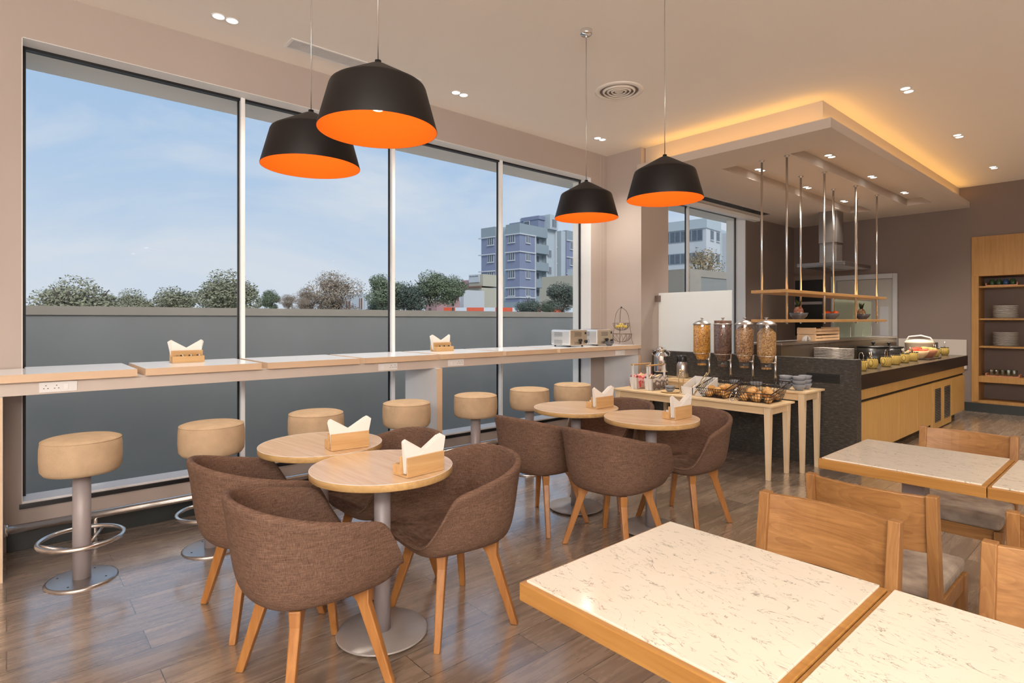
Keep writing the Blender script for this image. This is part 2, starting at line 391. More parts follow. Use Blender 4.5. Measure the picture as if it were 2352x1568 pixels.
def cereal(name, c1, c2, c3, scale=70):
    m, t, p = newmat(name)
    tc = N(t, 'ShaderNodeTexCoord'); v = N(t, 'ShaderNodeTexVoronoi'); v.inputs['Scale'].default_value = scale
    t.links.new(tc.outputs['Object'], v.inputs['Vector'])
    sp = N(t, 'ShaderNodeSeparateColor'); t.links.new(v.outputs['Color'], sp.inputs[0])
    r = N(t, 'ShaderNodeValToRGB')
    r.color_ramp.elements[0].color = c3 + (1,); r.color_ramp.elements[1].color = c1 + (1,)
    x = r.color_ramp.elements.new(0.4); x.color = c2 + (1,)
    t.links.new(sp.outputs[0], r.inputs[0]); t.links.new(r.outputs[0], p.inputs['Base Color'])
    b = N(t, 'ShaderNodeBump'); b.inputs['Strength'].default_value = 1.0; b.inputs['Distance'].default_value = 0.008; b.invert = True
    t.links.new(v.outputs['Distance'], b.inputs['Height']); t.links.new(b.outputs[0], p.inputs['Normal'])
    p.inputs['Roughness'].default_value = 0.6
    MATS[name] = m
cereal('cornflakes', (0.85, 0.45, 0.08), (0.68, 0.30, 0.03), (0.35, 0.13, 0.02), 85)
cereal('choco_puffs', (0.24, 0.12, 0.07), (0.13, 0.06, 0.04), (0.05, 0.02, 0.02), 85)
cereal('muesli', (0.66, 0.42, 0.20), (0.44, 0.22, 0.09), (0.16, 0.07, 0.03), 95)
cereal('granola', (0.75, 0.48, 0.20), (0.52, 0.28, 0.09), (0.26, 0.12, 0.04), 110)
M = MATS

# ------------------------------------------------------------------ mesh helpers
class MB:
    """collects shapes, then becomes ONE mesh object"""
    def __init__(s): s.v = []; s.f = []; s.s = []; s.mi = []; s.cur = 0
    def add(s, vs, fs, smooth=False):
        b = len(s.v); s.v += [tuple(p) for p in vs]
        for q in fs: s.f.append(tuple(i + b for i in q)); s.s.append(smooth); s.mi.append(s.cur)
        return s
    def box(s, x0, x1, y0, y1, z0, z1, M4=None):
        vs = [Vector(p) for p in ((x0,y0,z0),(x1,y0,z0),(x1,y1,z0),(x0,y1,z0),(x0,y0,z1),(x1,y0,z1),(x1,y1,z1),(x0,y1,z1))]
        if M4: vs = [M4 @ p for p in vs]
        return s.add(vs, [(0,3,2,1),(4,5,6,7),(0,1,5,4),(1,2,6,5),(2,3,7,6),(3,0,4,7)])
    def taper(s, p0, s0, p1, s1, rot=0):
        """square-section bar from p0 (half sizes s0) to p1 (half sizes s1), ends horizontal"""
        vs = []
        for p, h in ((p0, s0), (p1, s1)):
            for a, b in ((-1,-1),(1,-1),(1,1),(-1,1)):
                dx, dy = a*h[0], b*h[1]
                vs.append((p[0]+dx*math.cos(rot)-dy*math.sin(rot), p[1]+dx*math.sin(rot)+dy*math.cos(rot), p[2]))
        f = [(0,1,5,4),(1,2,6,5),(2,3,7,6),(3,0,4,7)]
        f += [(0,3,2,1),(4,5,6,7)] 
        if p1[2] < p0[2]: f = [tuple(reversed(q)) for q in f]
        return s.add(vs, f)
    def lathe(s, prof, c=(0,0,0), n=40, cap=True, M4=None, smooth=True, sx=1, sy=1):
        vs = []; fs = []
        for r, z in prof:
            for i in range(n):
                a = 2*PI*i/n
                p = Vector((c[0]+r*sx*math.cos(a), c[1]+r*sy*math.sin(a), c[2]+z))
                vs.append(M4 @ p if M4 else p)
        for j in range(len(prof)-1):
            for i in range(n):
                k = (i+1) % n
                fs.append((j*n+i, j*n+k, (j+1)*n+k, (j+1)*n+i))
        s.add(vs, fs, smooth)
        if cap:
            b = len(s.v) - len(vs)
            if prof[0][0] > 1e-6: s.f.append(tuple(b+i for i in reversed(range(n)))); s.s.append(False); s.mi.append(s.cur)
            if prof[-1][0] > 1e-6: s.f.append(tuple(b+(len(prof)-1)*n+i for i in range(n))); s.s.append(False); s.mi.append(s.cur)
        return s
    def cyl(s, x, y, z0, z1, r, n=32): return s.lathe([(r, z0), (r, z1)], (x, y, 0), n)
    def tube(s, pts, r, n=8, closed=False, cap=True):
        pts = [Vector(p) for p in pts]; m = len(pts); vs = []; fs = []
        up = Vector((0, 0, 1)); prev = None
        for i, p in enumerate(pts):
            if closed: d = pts[(i+1) % m] - pts[i-1]
            else: d = pts[min(i+1, m-1)] - pts[max(i-1, 0)]
            d.normalize()
            if prev is None:
                a = up if abs(d.dot(up)) < 0.9 else Vector((1, 0, 0))
                u = d.cross(a).normalized()
            else:
                u = (prev - d * prev.dot(d)).normalized()
            prev = u; w = d.cross(u)
            for k in range(n):
                t = 2*PI*k/n; vs.append(p + (u*math.cos(t) + w*math.sin(t))*r)
        R = m if closed else m-1
        for i in range(R):
            j = (i+1) % m
            for k in range(n):
                l = (k+1) % n
                fs.append((i*n+k, i*n+l, j*n+l, j*n+k))
        s.add(vs, fs, True)
        if cap and not closed:
            b = len(s.v) - len(vs)
            for ring, rev in ((range(n), True), (range((m-1)*n, m*n), False)):
                q = [b+i for i in ring]; s.f.append(tuple(reversed(q) if rev else q)); s.s.append(False); s.mi.append(s.cur)
        return s
    def ring(s, c, r, tr, n=36, k=8, sx=1, sy=1):
        return s.tube([(c[0]+r*sx*math.cos(2*PI*i/n), c[1]+r*sy*math.sin(2*PI*i/n), c[2]) for i in range(n)], tr, k, closed=True)
    def ell(s, c, rx, ry, rz, n=16, m=9, M4=None):
        vs = []; fs = []
        for j in range(m+1):
            t = PI*j/m
            for i in range(n):
                a = 2*PI*i/n
                p = Vector((rx*math.sin(t)*math.cos(a), ry*math.sin(t)*math.sin(a), -rz*math.cos(t)))
                if M4: p = M4 @ p
                vs.append(p + Vector(c))
        for j in range(m):
            for i in range(n):
                k = (i+1) % n; fs.append((j*n+i, j*n+k, (j+1)*n+k, (j+1)*n+i))
        return s.add(vs, fs, True)
    def prism(s, pts, z0, z1):
        n = len(pts)
        vs = [(p[0], p[1], z0) for p in pts] + [(p[0], p[1], z1) for p in pts]
        fs = [tuple(reversed(range(n))), tuple(range(n, 2*n))] + [(i, (i+1) % n, n+(i+1) % n, n+i) for i in range(n)]
        return s.add(vs, fs)
    def build(s, name, mat, parent=None, bevel=0.0, seg=2, loc=None, rot=0, subsurf=0, kind=None, label=None):
        me = bpy.data.meshes.new(name)
        me.from_pydata(s.v, [], s.f)
        ms = mat if isinstance(mat, (list, tuple)) else [mat]
        for q in ms: me.materials.append(M[q] if isinstance(q, str) else q)
        for p, sm, mi in zip(me.polygons, s.s, s.mi): p.use_smooth = sm; p.material_index = mi
        bm = bmesh.new(); bm.from_mesh(me); bmesh.ops.remove_doubles(bm, verts=bm.verts, dist=1e-6)
        bmesh.ops.recalc_face_normals(bm, faces=bm.faces); bm.to_mesh(me); bm.free()
        o = bpy.data.objects.new(name, me); COL.objects.link(o)
        if parent: o.parent = parent
        if loc: o.location = loc
        if rot: o.rotation_euler = (0, 0, rot)
        if bevel:
            b = o.modifiers.new('bevel', 'BEVEL'); b.width = bevel; b.segments = seg; b.limit_method = 'ANGLE'; b.angle_limit = 0.6
        if subsurf:
            b = o.modifiers.new('subsurf', 'SUBSURF'); b.levels = subsurf; b.render_levels = subsurf
        if kind: o['kind'] = kind
        if label: o['label'] = label
        return o
def thing(name, label, cat, loc=(0,0,0), rot=0, group=None):
    o = bpy.data.objects.new(name, None); COL.objects.link(o)
    o.empty_display_size = 0.1
    o.location = loc; o.rotation_euler = (0, 0, rot); o['label'] = label; o['category'] = cat
    if group: o['group'] = group
    return o
def tag(o, label, cat, group=None, kind=None):
    o['label'] = label; o['category'] = cat
    if group: o['group'] = group
    if kind: o['kind'] = kind
    return o
def copy_tree(o, parent=None):
    c = o.copy(); COL.objects.link(c); c.parent = parent
    for ch in list(o.children): copy_tree(ch, c)
    return c
def dup(o, loc, rot, label):
    c = copy_tree(o); c.location = loc; c.rotation_euler = (0, 0, rot); c['label'] = label
    return c
def struct(name, mb, mat, **k):
    return mb.build(name, mat, kind='structure', **k)
FILL_W = 150.0
# ------------------------------------------------------------------ the room
H = 3.44; XW = -4.6; YB = 11.1; XR = 5.0; YF = -5.0
struct('floor', MB().box(XW-0.2, XR+0.2, YF-0.2, YB+0.6, -0.12, 0), 'floor_planks')
cmb = MB()
cmb.box(XW-0.2, XR+0.2, YF-0.2, YB+0.6, H, H+0.3)
struct('ceiling', cmb, 'ceiling_paint')
# window wall (left): openings window_1 y .07..5.33, window_2 y 6.4..9.22
W1a, W1b, ZS, ZT = 0.07, 5.33, 0.26, 3.125
W2a, W2b = 5.96, 9.225
wb = MB()
T0 = XW-0.2
wb.box(T0, XW, YF, W1a, 0, H)
wb.box(T0, XW, W1a, W1b, 0, ZS); wb.box(T0, XW, W1a, W1b, ZT, H)
wb.box(T0, XW, W1b, W2a, 0, H)
wb.box(T0, XW, W2a, W2b, 0, ZS); wb.box(T0, XW, W2a, W2b, ZT, H)
wb.box(T0, XW, W2b, YB, 0, H)
struct('wall_left', wb, 'wall_paint')
# darker painted wall beyond window 2
struct('trim_1', MB().box(XW, XW+0.012, W2b+0.02, YB, 0, 3.12), 'wall_dark')
# pillar between the windows
struct('wall_pillar', MB().box(XW, -4.08, 5.63, 6.19, 0, H), 'wall_paint', )
bk = MB()
bk.box(XW, -1.94, YB, YB+0.2, 0, H)
bk.box(-1.94, XR, YB, YB+0.2, 2.66, H)
bk.box(1.6, XR, YB, YB+0.2, 0, 2.66)
struct('wall_back', bk, 'wall_dark')
struct('wall_right', MB().box(XR, XR+0.2, YF, YB, 0, H), 'wall_paint')
struct('wall_front', MB().box(XW, XR, YF-0.2, YF, 0, H), 'wall_paint')
struct('baseboard_left', MB().box(XW, XW+0.012, 0.0, 5.62, 0, 0.11), 'skirting_black', bevel=0.002)
struct('baseboard_back', MB().box(-1.88, XR, YB-0.035, YB-0.02, 0, 0.135).box(-2.05, -1.88, YB-0.02, YB, 0, 0.135), 'skirting_black')

# windows
def window(name, ya, yb, mull, hidden_to=None):
    root = bpy.data.objects.new(name, None); COL.objects.link(root); root['kind'] = 'structure'
    root.location = (XW-0.14, ya, 0)
    g = MB(); X0 = 0.0
    L = yb - ya
    # black outer frame
    f = MB(); w = 0.022
    f.box(-0.045, 0.0, 0, w, ZS, ZT); f.box(-0.035, -0.02, L-w, L, ZS, ZT)
    f.box(-0.045, 0.0, w, L-w, ZT-w, ZT); f.box(-0.045, 0.0, w, L-w, ZS, ZS+0.012)
    for m in mull: f.box(-0.034, -0.020, m-0.014-ya, m-ya, ZS+0.012, ZT-w)
    f.build('window_frame', 'black_trim', root)
    for m in mull:
        MB().box(-0.030, 0.022, m-ya, m+0.030-ya, ZS+0.01, ZT-0.004).build('mullion', 'white_gloss', root, bevel=0.003)
    s = MB().box(-0.05, 0.14, 0, L, ZS, ZS+0.03)
    s.build('window_sill', 'white_gloss', root, bevel=0.003)
    MB().box(0.135, 0.155, -0.012, L+0.012, ZS-0.012, ZS+0.016).build('sill_trim', 'black_trim', root)
    # white lining of the reveal
    r = MB().box(-0.02, 0.141, L-0.004, L, ZS, ZT).box(0.0, 0.141, 0, 0.004, ZS, ZT)
    r.box(0.0, 0.141, 0, L, ZT-0.004, ZT)
    r.build('reveal_lining', 'white_paint', root)
    edges = [0] + [m - ya for m in mull] + [L]
    for a, b in zip(edges[:-1], edges[1:]):
        MB().box(-0.03, -0.024, a+0.018, b-0.018, ZS+0.012, ZT-w).build('pane', 'window_glass', root)
    return root
window('window_1', W1a, W1b, [1.363, 2.68, 3.995])
window('window_2', W2a, W2b, [7.69])
# slim chain of the roller blind, blind cassette over window 2
bc = thing('blind_chain', 'fine white bead chain of the roller blind hanging at the pillar', 'chain', (XW+0.012, 5.50, 1.2))
for dy in (0.0, 0.055):
    c = MB()
    for i in range(0, 215): c.ell((0, dy, -0.0+i*0.0103), 0.0022, 0.0022, 0.0022, 6, 4)
    c.build('bead_strand', 'white_paint', bc)
bp = thing('blind_cassette', 'slim pale roller blind cassette above the small window', 'blind', (XW+0.06, 7.9, 3.06))
MB().box(-0.055, 0.055, -1.65, 1.62, -0.005, 0.055).build('cassette_box', 'panel_white', bp, bevel=0.004)

# building outside of the window: canopy, fin, outer wall skin
ob = MB()
ob.box(-5.17, T0, -1.0, 12.0, ZT, ZT+0.5)
ob.box(-4.89, T0, W1b-0.005, 5.62, -1.5, ZT)
ob.box(-4.93, T0, W2b-0.005, 9.6, -1.5, ZT)
ob.box(-4.89, T0, 5.62, W2a, -1.5, ZT)
struct('trim_2', ob, 'canopy_plaster')
ol = MB().box(-5.0, T0, W1a-0.8, W1a-0.01, -1.5, ZT).box(-4.9, T0, W1a-0.01, W1b, -1.5, ZS-0.02).box(-4.9, T0, W2a, W2b, -1.5, ZS-0.02)
struct('trim_3', ol, 'canopy_plaster')
# parapet and ground outside
gp = MB().box(-140, -4.9, -60, 140, -1.55, -1.5)
o = struct('ground', gp, 'ground_out')
p = thing('boundary_wall', 'long grey concrete boundary wall with a beige coping outside the windows', 'wall', (-9, 5, -1.5))
MB().box(-0.25, 0.0, -25, 9.6, 0, 2.96).build('wall_body', 'concrete', p)
MB().box(-0.28, 0.025, -25, 9.6, 2.96, 3.07).build('coping', 'concrete_light', p)
p = thing('tall_boundary_wall', 'taller pale boundary wall with a beige end pier seen through the small window', 'wall', (-9, 15.0, -1.5))
MB().box(-0.3, 0.0, 0.35, 30, 0, 4.16).build('wall_body', 'concrete', p)
MB().box(-0.3, 0.03, 0.3, 30, 4.16, 4.37).build('coping', 'concrete_light', p)
MB().box(-1.2, 0.03, -0.3, 0.3, 0, 4.37).build('end_pier', 'concrete_light', p)

# ------------------------------------------------------------------ dropped ceiling over the buffet
ZL = 3.12
def holed(x0, x1, y0, y1, z0, z1, holes):
    m = MB(); xs = sorted({x0, x1} | {h[0] for h in holes} | {h[1] for h in holes})
    for a, b in zip(xs[:-1], xs[1:]):
        hs = sorted([h for h in holes if h[0] <= a and h[1] >= b], key=lambda h: h[2])
        y = y0
        for h in hs:
            m.box(a, b, y, h[2], z0, z1); y = h[3]
        m.box(a, b, y, y1, z0, z1)
    return m
SLOTS = [(-2.56, -2.245, 6.10, 10.2), (-3.34, -3.035, 6.13, 10.22)]
sl = holed(-4.07, -1.965, 5.53, YB, ZL, ZL+0.09, SLOTS)
sl.box(XW, -4.07, 6.19, YB, ZL, ZL+0.09)
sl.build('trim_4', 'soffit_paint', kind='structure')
up = MB().box(-4.07, -2.095, 5.70, YB, ZL+0.10, H)
up.box(-4.07, -3.34, 5.70, YB, ZL+0.09, ZL+0.10).box(-3.035, -2.56, 5.70, YB, ZL+0.09, ZL+0.10).box(-2.245, -2.095, 5.70, YB, ZL+0.09, ZL+0.10)
for h in SLOTS:
    up.box(h[0], h[1], 5.70, h[2], ZL+0.09, ZL+0.10).box(h[0], h[1], h[3], YB, ZL+0.09, ZL+0.10)
up.box(XW, -4.07, 6.19, YB, ZL+0.09, H)
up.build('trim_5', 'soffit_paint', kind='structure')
# LED cove strip on top of the lip
cv = thing('cove_light', 'warm amber LED strip lying on the ledge of the dropped ceiling', 'light', (-3.0, 5.60, ZL+0.092))
MB().box(-1.0, 0.965, -0.012, 0.012, 0, 0.008).box(0.945, 0.965, 0.012, 5.4, 0, 0.008).build('led_strip', 'led_warm', cv)
def area(name, loc, rot, sx, sy, w, col, parent=None):
    l = bpy.data.lights.new(name, 'AREA'); l.shape = 'RECTANGLE'; l.size = sx; l.size_y = sy; l.energy = w; l.color = col
    o = bpy.data.objects.new(name, l); COL.objects.link(o); o.rotation_euler = rot
    if parent: o.parent = parent
    o.location = loc
    return o
area('cove_glow', (0, 0.0, 0.012), (PI, 0, 0), 1.9, 0.04, COVE_W, (1.0, 0.52, 0.12), cv)
area('cove_glow', (0.955, 2.75, 0.012), (PI, 0, 0), 0.04, 5.3, COVE_W*2.2, (1.0, 0.52, 0.12), cv)

# ------------------------------------------------------------------ downlights
def make_downlight():
    t = thing('downlight', 'x', 'ceiling light', group='recessed ceiling downlights')
    MB().lathe([(0.034, -0.001), (0.046, -0.001), (0.047, -0.004), (0.040, -0.006), (0.034, -0.003), (0.034, -0.001)], n=28, cap=False).build('trim_ring', 'white_gloss', t)
    MB().lathe([(0.0001, -0.0025), (0.035, -0.0022)], n=28, cap=False).build('lens', 'seed_white', t)
    return t
dl0 = make_downlight()
first = [True]
def downlight(x, y, z, label, w=None, spot=True):
    if first[0]:
        t = dl0; t.location = (x, y, z); t['label'] = label; first[0] = False
    else: t = dup(dl0, (x, y, z), 0, label)
    if spot:
        l = bpy.data.lights.new('downlight_or_fill_beam', 'SPOT'); l.energy = w or LAMP_W; l.spot_size = math.radians(110); l.spot_blend = 1.0
        l.color = (1.0, 0.90, 0.78); l.shadow_soft_size = 0.06
        o = bpy.data.objects.new('downlight_or_fill_beam', l); COL.objects.link(o); o.parent = t; o.location = (0, 0, -0.02)
    return t
for y, a in ((1.07, 'nearest the camera'), (3.03, 'halfway along'), (4.98, 'nearest the pillar')):
    downlight(-4.2, y, H, 'ceiling downlight by the big window %s, left of its pair' % a)
    downlight(-4.2, y+0.085, H, 'ceiling downlight by the big window %s, right of its pair' % a, spot=False)
for y, a in ((5.95, 'the nearest pair'), (7.88, 'the middle pair'), (9.88, 'the pair by the back wall')):
    downlight(-1.505, y, H, 'ceiling downlight right of the dropped ceiling, upper of %s' % a)
    downlight(-1.505, y+0.1, H, 'ceiling downlight right of the dropped ceiling, lower of %s' % a, spot=False)
for h, sn in ((SLOTS[0], 'right'), (SLOTS[1], 'left')):
    xc = -2.45 if sn == 'right' else -3.24
    for y, a in ((6.82, 'near'), (8.22, 'middle'), (9.60, 'far')):
        downlight(xc, y, ZL+0.10, 'round lamp in the %s dropped ceiling slot, left of its %s pair' % (sn, a))
        downlight(xc, y+0.1, ZL+0.10, 'round lamp in the %s dropped ceiling slot, right of its %s pair' % (sn, a), spot=False)
# unseen fill lights added to brighten the room, right of and behind the camera
for x, y in ((0.5, -1.9), (1.5, -0.8), (1.2, -3.6), (3.8, -2.6), (3.9, -.6)):
    l = bpy.data.lights.new('fill_light', 'POINT'); l.energy = FILL_W; l.color = (1.0, 0.955, 0.90); l.shadow_soft_size = 0.2
    o = bpy.data.objects.new('fill_light', l); COL.objects.link(o); o.location = (x, y, 2.55)

for x in (1.0, 3.4):  # added ceiling fill spots without fixtures, brightening the right and back
    for y in (0.8, 3.2, 5.6, 8.0, 10.0):
        l = bpy.data.lights.new('downlight_or_fill_beam', 'SPOT'); l.energy = LAMP_W*(1.3 if y < 2 else 2.8); l.spot_size = math.radians(120); l.spot_blend = 1.0
        l.color = (1.0, 0.90, 0.78); l.shadow_soft_size = 0.1
        o = bpy.data.objects.new('downlight_or_fill_beam', l); COL.objects.link(o); o.location = (x, y, H-0.03)

# ceiling air outlets
g = thing('air_grille', 'long white slotted air conditioning grille in the ceiling by the big window', 'vent', (-4.255, 2.1, H))
MB().box(-0.085, -0.07, -0.55, 0.55, -0.006, 0).box(0.07, 0.085, -0.55, 0.55, -0.006, 0).box(-0.07, 0.07, -0.55, -0.53, -0.006, 0).box(-0.07, 0.07, 0.53, 0.55, -0.006, 0).build('frame', 'white_paint', g)
MB().box(-0.07, 0.07, -0.53, 0.53, -0.001, -0.0005).build('backing', 'niche_black', g)
s = MB()
for i in range(11):
    xx = -0.0665 + i*0.0133; s.box(xx-0.0022, xx+0.0022, -0.53, 0.53, -0.005, -0.001)
s.build('slats', 'panel_white', g)
g = thing('dark_air_grille', 'dark slotted air outlet in the dropped ceiling over the small window', 'vent', (-4.3, 8.35, ZL))
MB().box(-0.09, 0.09, -1.05, 1.0, -0.004, 0).build('frame', 'beam_paint', g)
s = MB()
for i in range(6):
    xx = -0.062 + i*0.025; s.box(xx-0.008, xx+0.008, -1.02, 0.97, -0.007, -0.003)
s.build('slots', 'niche_black', g)
g = thing('ceiling_diffuser', 'round white ceiling air diffuser of concentric rings', 'vent', (-3.21, 4.10, H))
for k, r in enumerate((0.185, 0.145, 0.108, 0.073, 0.040)):
    pr = [(r, 0.0), (r, -0.004), (r-0.010, -0.018+0.001*k), (r-0.018, -0.016), (r-0.012, 0.0)] if k else [(0.215, 0), (0.212, -0.006), (0.175, -0.012), (0.17, -0.004), (0.17, 0)]
    MB().lathe(pr, n=48, cap=False).build('ring', 'ceiling_paint', g)
MB().lathe([(0.0001, -0.0145), (0.022, -0.012), (0.026, -0.0)], n=32, cap=False).build('hub', 'ceiling_paint', g)
MB().lathe([(0.0001, -0.001), (0.17, -0.001)], n=40, cap=False).build('throat', 'wall_dark', g)

# ------------------------------------------------------------------ window counter
wc = thing('window_counter', 'long white laminate bar counter along the big window on white panels', 'counter', (0, 0, 0))
gaps = [0.612, 1.332, 2.057, 2.78, 3.50, 4.232, 4.957]
ys = [-0.5] + gaps + [5.625]
for i in range(len(ys)-1):
    a = ys[i] + (0.021 if i else 0); b = ys[i+1] - (0.021 if i < len(ys)-2 else 0)
    mb = MB()
    def poly(z0, z1):
        if i == 0: return [(-4.59, a), (-4.08, a), (-4.08, b), (-4.715, b), (-4.715, 0.085), (-4.59, 0.085)]
        if b > W1b: return [(-4.715, a), (-4.08, a), (-4.08, b), (-4.59, b), (-4.59, W1b-0.01), (-4.715, W1b-0.01)]
        return [(-4.715, a), (-4.08, a), (-4.08, b), (-4.715, b)]
    P = poly(0, 0)
    mb.prism(P, 1.060, 1.1035)
    sb = mb.build('slab', ['counter_edge', 'white_gloss'], wc)
    for f in sb.data.polygons:
        if f.normal.z > 0.5: f.material_index = 1
MB().box(-4.59, -4.12, -0.5, 5.625, 0.985, 1.0595).build('support_beam', 'beam_paint', wc, bevel=0.002)
for (y0, y1) in ((-0.065, -0.015), (2.745, 2.80), (5.575, 5.625)):
    mb = MB().box(-4.595, -4.082, y0, y1, 0.0, 0.985)
    pn = mb.build('support_panel', ['panel_white', 'counter_edge'], wc)
    for f in pn.data.polygons:
        if f.normal.x > 0.5: f.material_index = 1
def socket(y, n_sock, switch_first=True):
    t = MB().box(-4.1205, -4.115, y-0.085, y+0.085, 0.994, 1.052).build('socket_plate', 'panel_white', wc, bevel=0.002)
    sb = MB()
    pos = [y+0.028, y+0.062] if switch_first else [y-0.055, y-0.008]
    for q in pos:
        for dy, dz in ((0, 0.010), (-0.009, -0.006), (0.009, -0.006)): MB().box(-4.1148, -4.1143, q+dy-0.003, q+dy+0.003, 1.022+dz-0.0018, 1.022+dz+0.0018).build('socket_hole', 'niche_black', t)
    q = y-0.05 if switch_first else y+0.035
    sb.box(-4.115, -4.1125, q-0.013, q+0.007, 1.008, 1.038)
    sb.build('switch', 'white_gloss', t)
socket(0.22, 2, False); socket(2.30, 2); socket(2.97, 2); socket(5.28, 2)
# foot rail
fr = thing('foot_rail', 'polished steel foot rail on short posts under the window counter', 'rail', (-4.45, 0, 0))
MB().tube([(0, -0.005, 0.172), (0, 2.745, 0.172)], 0.025, 20).build('rail_tube', 'steel', fr)
MB().tube([(0, 2.802, 0.172), (0, 5.57, 0.172)], 0.025, 20).build('rail_tube', 'steel', fr)
MB().tube([(-0.06, 2.802, 0.10), (-0.06, 5.57, 0.10)], 0.010, 12).build('lower_rail_tube', 'steel', fr)
MB().tube([(0, -0.013, 0.172), (0, 0.006, 0.172)], 0.036, 20).build('flange', 'steel', fr)
for y in (0.42, 1.35, 2.3, 3.2, 4.2, 5.1):
    MB().cyl(0, y, 0.0, 0.15, 0.012, 14).lathe([(0.03, 0), (0.03, 0.004), (0.028, 0.006)], (0, y, 0), 20).build('post', 'steel', fr)

# ------------------------------------------------------------------ bar stools
def make_stool():
    t = thing('bar_stool', 'x', 'stool', group='round suede bar stools along the window counter')
    pr = [(0.0001, 0.578), (0.13, 0.578), (0.165, 0.585), (0.180, 0.605), (0.184, 0.66), (0.183, 0.72), (0.179, 0.752), (0.172, 0.763), (0.155, 0.769), (0.10, 0.775), (0.0001, 0.778)]
    st = MB().lathe(pr, n=48, cap=False).build('seat', 'suede', t)
    MB().ring((0, 0, 0.7575), 0.1775, 0.0028, 48, 6).build('seam_piping', 'suede', st)
    MB().cyl(0, 0, 0.006, 0.58, 0.0415, 32).build('column', 'metal_grey', t)
    b = MB().lathe([(0.165, 0), (0.165, 0.004), (0.158, 0.011), (0.150, 0.012), (0.0415, 0.014)], n=48, cap=False).build('base_plate', 'steel_brushed', t)
    for k in range(4):
        a = PI/4+k*PI/2; MB().lathe([(0.0001, 0.0135), (0.005, 0.0135), (0.005, 0.0105)], (0.12*math.cos(a), 0.12*math.sin(a), 0), 12, cap=False).build('screw', 'black_trim', b)
    fr = MB().ring((0, 0, 0.225), 0.188, 0.0115, 48, 10).build('foot_ring', 'steel', t)
    for a in (0.2, 2.3, 4.4):
        c, s = math.cos(a), math.sin(a); MB().tube([(0.038*c, 0.038*s, 0.165), (0.11*c, 0.11*s, 0.19), (0.185*c, 0.185*s, 0.222)], 0.008, 8).build('ring_bracket', 'steel', fr)
    return t
st = make_stool()
SL = ['round tan suede bar stool nearest the camera, at the left end of the window counter',
      'round tan suede bar stool second from the left, behind the left tub chair',
      'round tan suede bar stool third from the left, behind the rear near cafe table',
      'round tan suede bar stool fourth from the left, in front of the white support panel',
      'round tan suede bar stool fifth from the left, just right of the white support panel',
      'round tan suede bar stool sixth from the left, below the last window mullion',
      'round tan suede bar stool farthest away, at the right end of the window counter']
for i, y in enumerate((0.305, 0.945, 1.60, 2.315, 2.985, 3.61, 4.19)):
    o = st if i == 0 else copy_tree(st)
    o.location = (-3.855, y, 0); o['label'] = SL[i]; o.rotation_euler = (0, 0, 0.2 + i*0.8)

# ------------------------------------------------------------------ pendant lamps
def make_pendant():
    t = thing('pendant_lamp', 'x', 'lamp', group='black and orange pendant lamps')
    out = [(0.2225, 0.0), (0.2228, 0.004), (0.181, 0.158), (0.176, 0.168), (0.168, 0.174), (0.035, 0.248), (0.018, 0.256), (0.012, 0.258), (0.012, 0.268), (0.0001, 0.268)]
    MB().lathe(out, n=64, cap=False).build('lamp_shade', 'lamp_black', t)
    inn = [(0.2215, 0.0005), (0.1785, 0.157), (0.165, 0.170), (0.033, 0.243), (0.0001, 0.25)]
    MB().lathe(inn, n=64, cap=False).build('shade_lining', 'lamp_orange', t)
    MB().lathe([(0.0001, 0.075), (0.018, 0.08), (0.028, 0.10), (0.024, 0.13), (0.014, 0.15), (0.014, 0.24)], n=20, cap=False).build('bulb', 'bulb', t)
    c = MB().tube([(0, 0, 0.265), (0.001, 0, 0.7), (-0.001, 0.0, 1.0), (0, 0, H-2.115-0.03)], 0.0026, 8)
    c.build('cord', 'steel_brushed', t)
    MB().lathe([(0.0001, H-2.115-0.032), (0.04, H-2.115-0.032), (0.043, H-2.115-0.028), (0.043, H-2.115), (0.0001, H-2.115)], n=32, cap=False).cyl(0, 0, H-2.115-0.055, H-2.115-0.03, 0.007, 12).build('ceiling_canopy', 'chrome', t)
    l = bpy.data.lights.new('bulb_light', 'POINT'); l.energy = 1.2; l.color = (1, 0.9, 0.8); l.shadow_soft_size = 0.03
    o = bpy.data.objects.new('bulb_light', l); COL.objects.link(o); o.parent = t; o.location = (0, 0, 0.045)
    return t
pn = make_pendant()
for i, (x, y, lb) in enumerate(((-1.97, 1.058, 'largest black pendant lamp with orange inside, frontmost of the four'),
                     (-2.645, 1.073, 'black pendant lamp with orange inside, partly behind the frontmost one at left'),
                     (-2.69, 3.068, 'black pendant lamp with orange inside hanging before the window corner, smallest of the four'),
                     (-1.965, 2.945, 'black pendant lamp with orange inside, rightmost of the four'))):
    o = pn if i == 0 else copy_tree(pn)
    o.location = (x, y, 2.115); o['label'] = lb

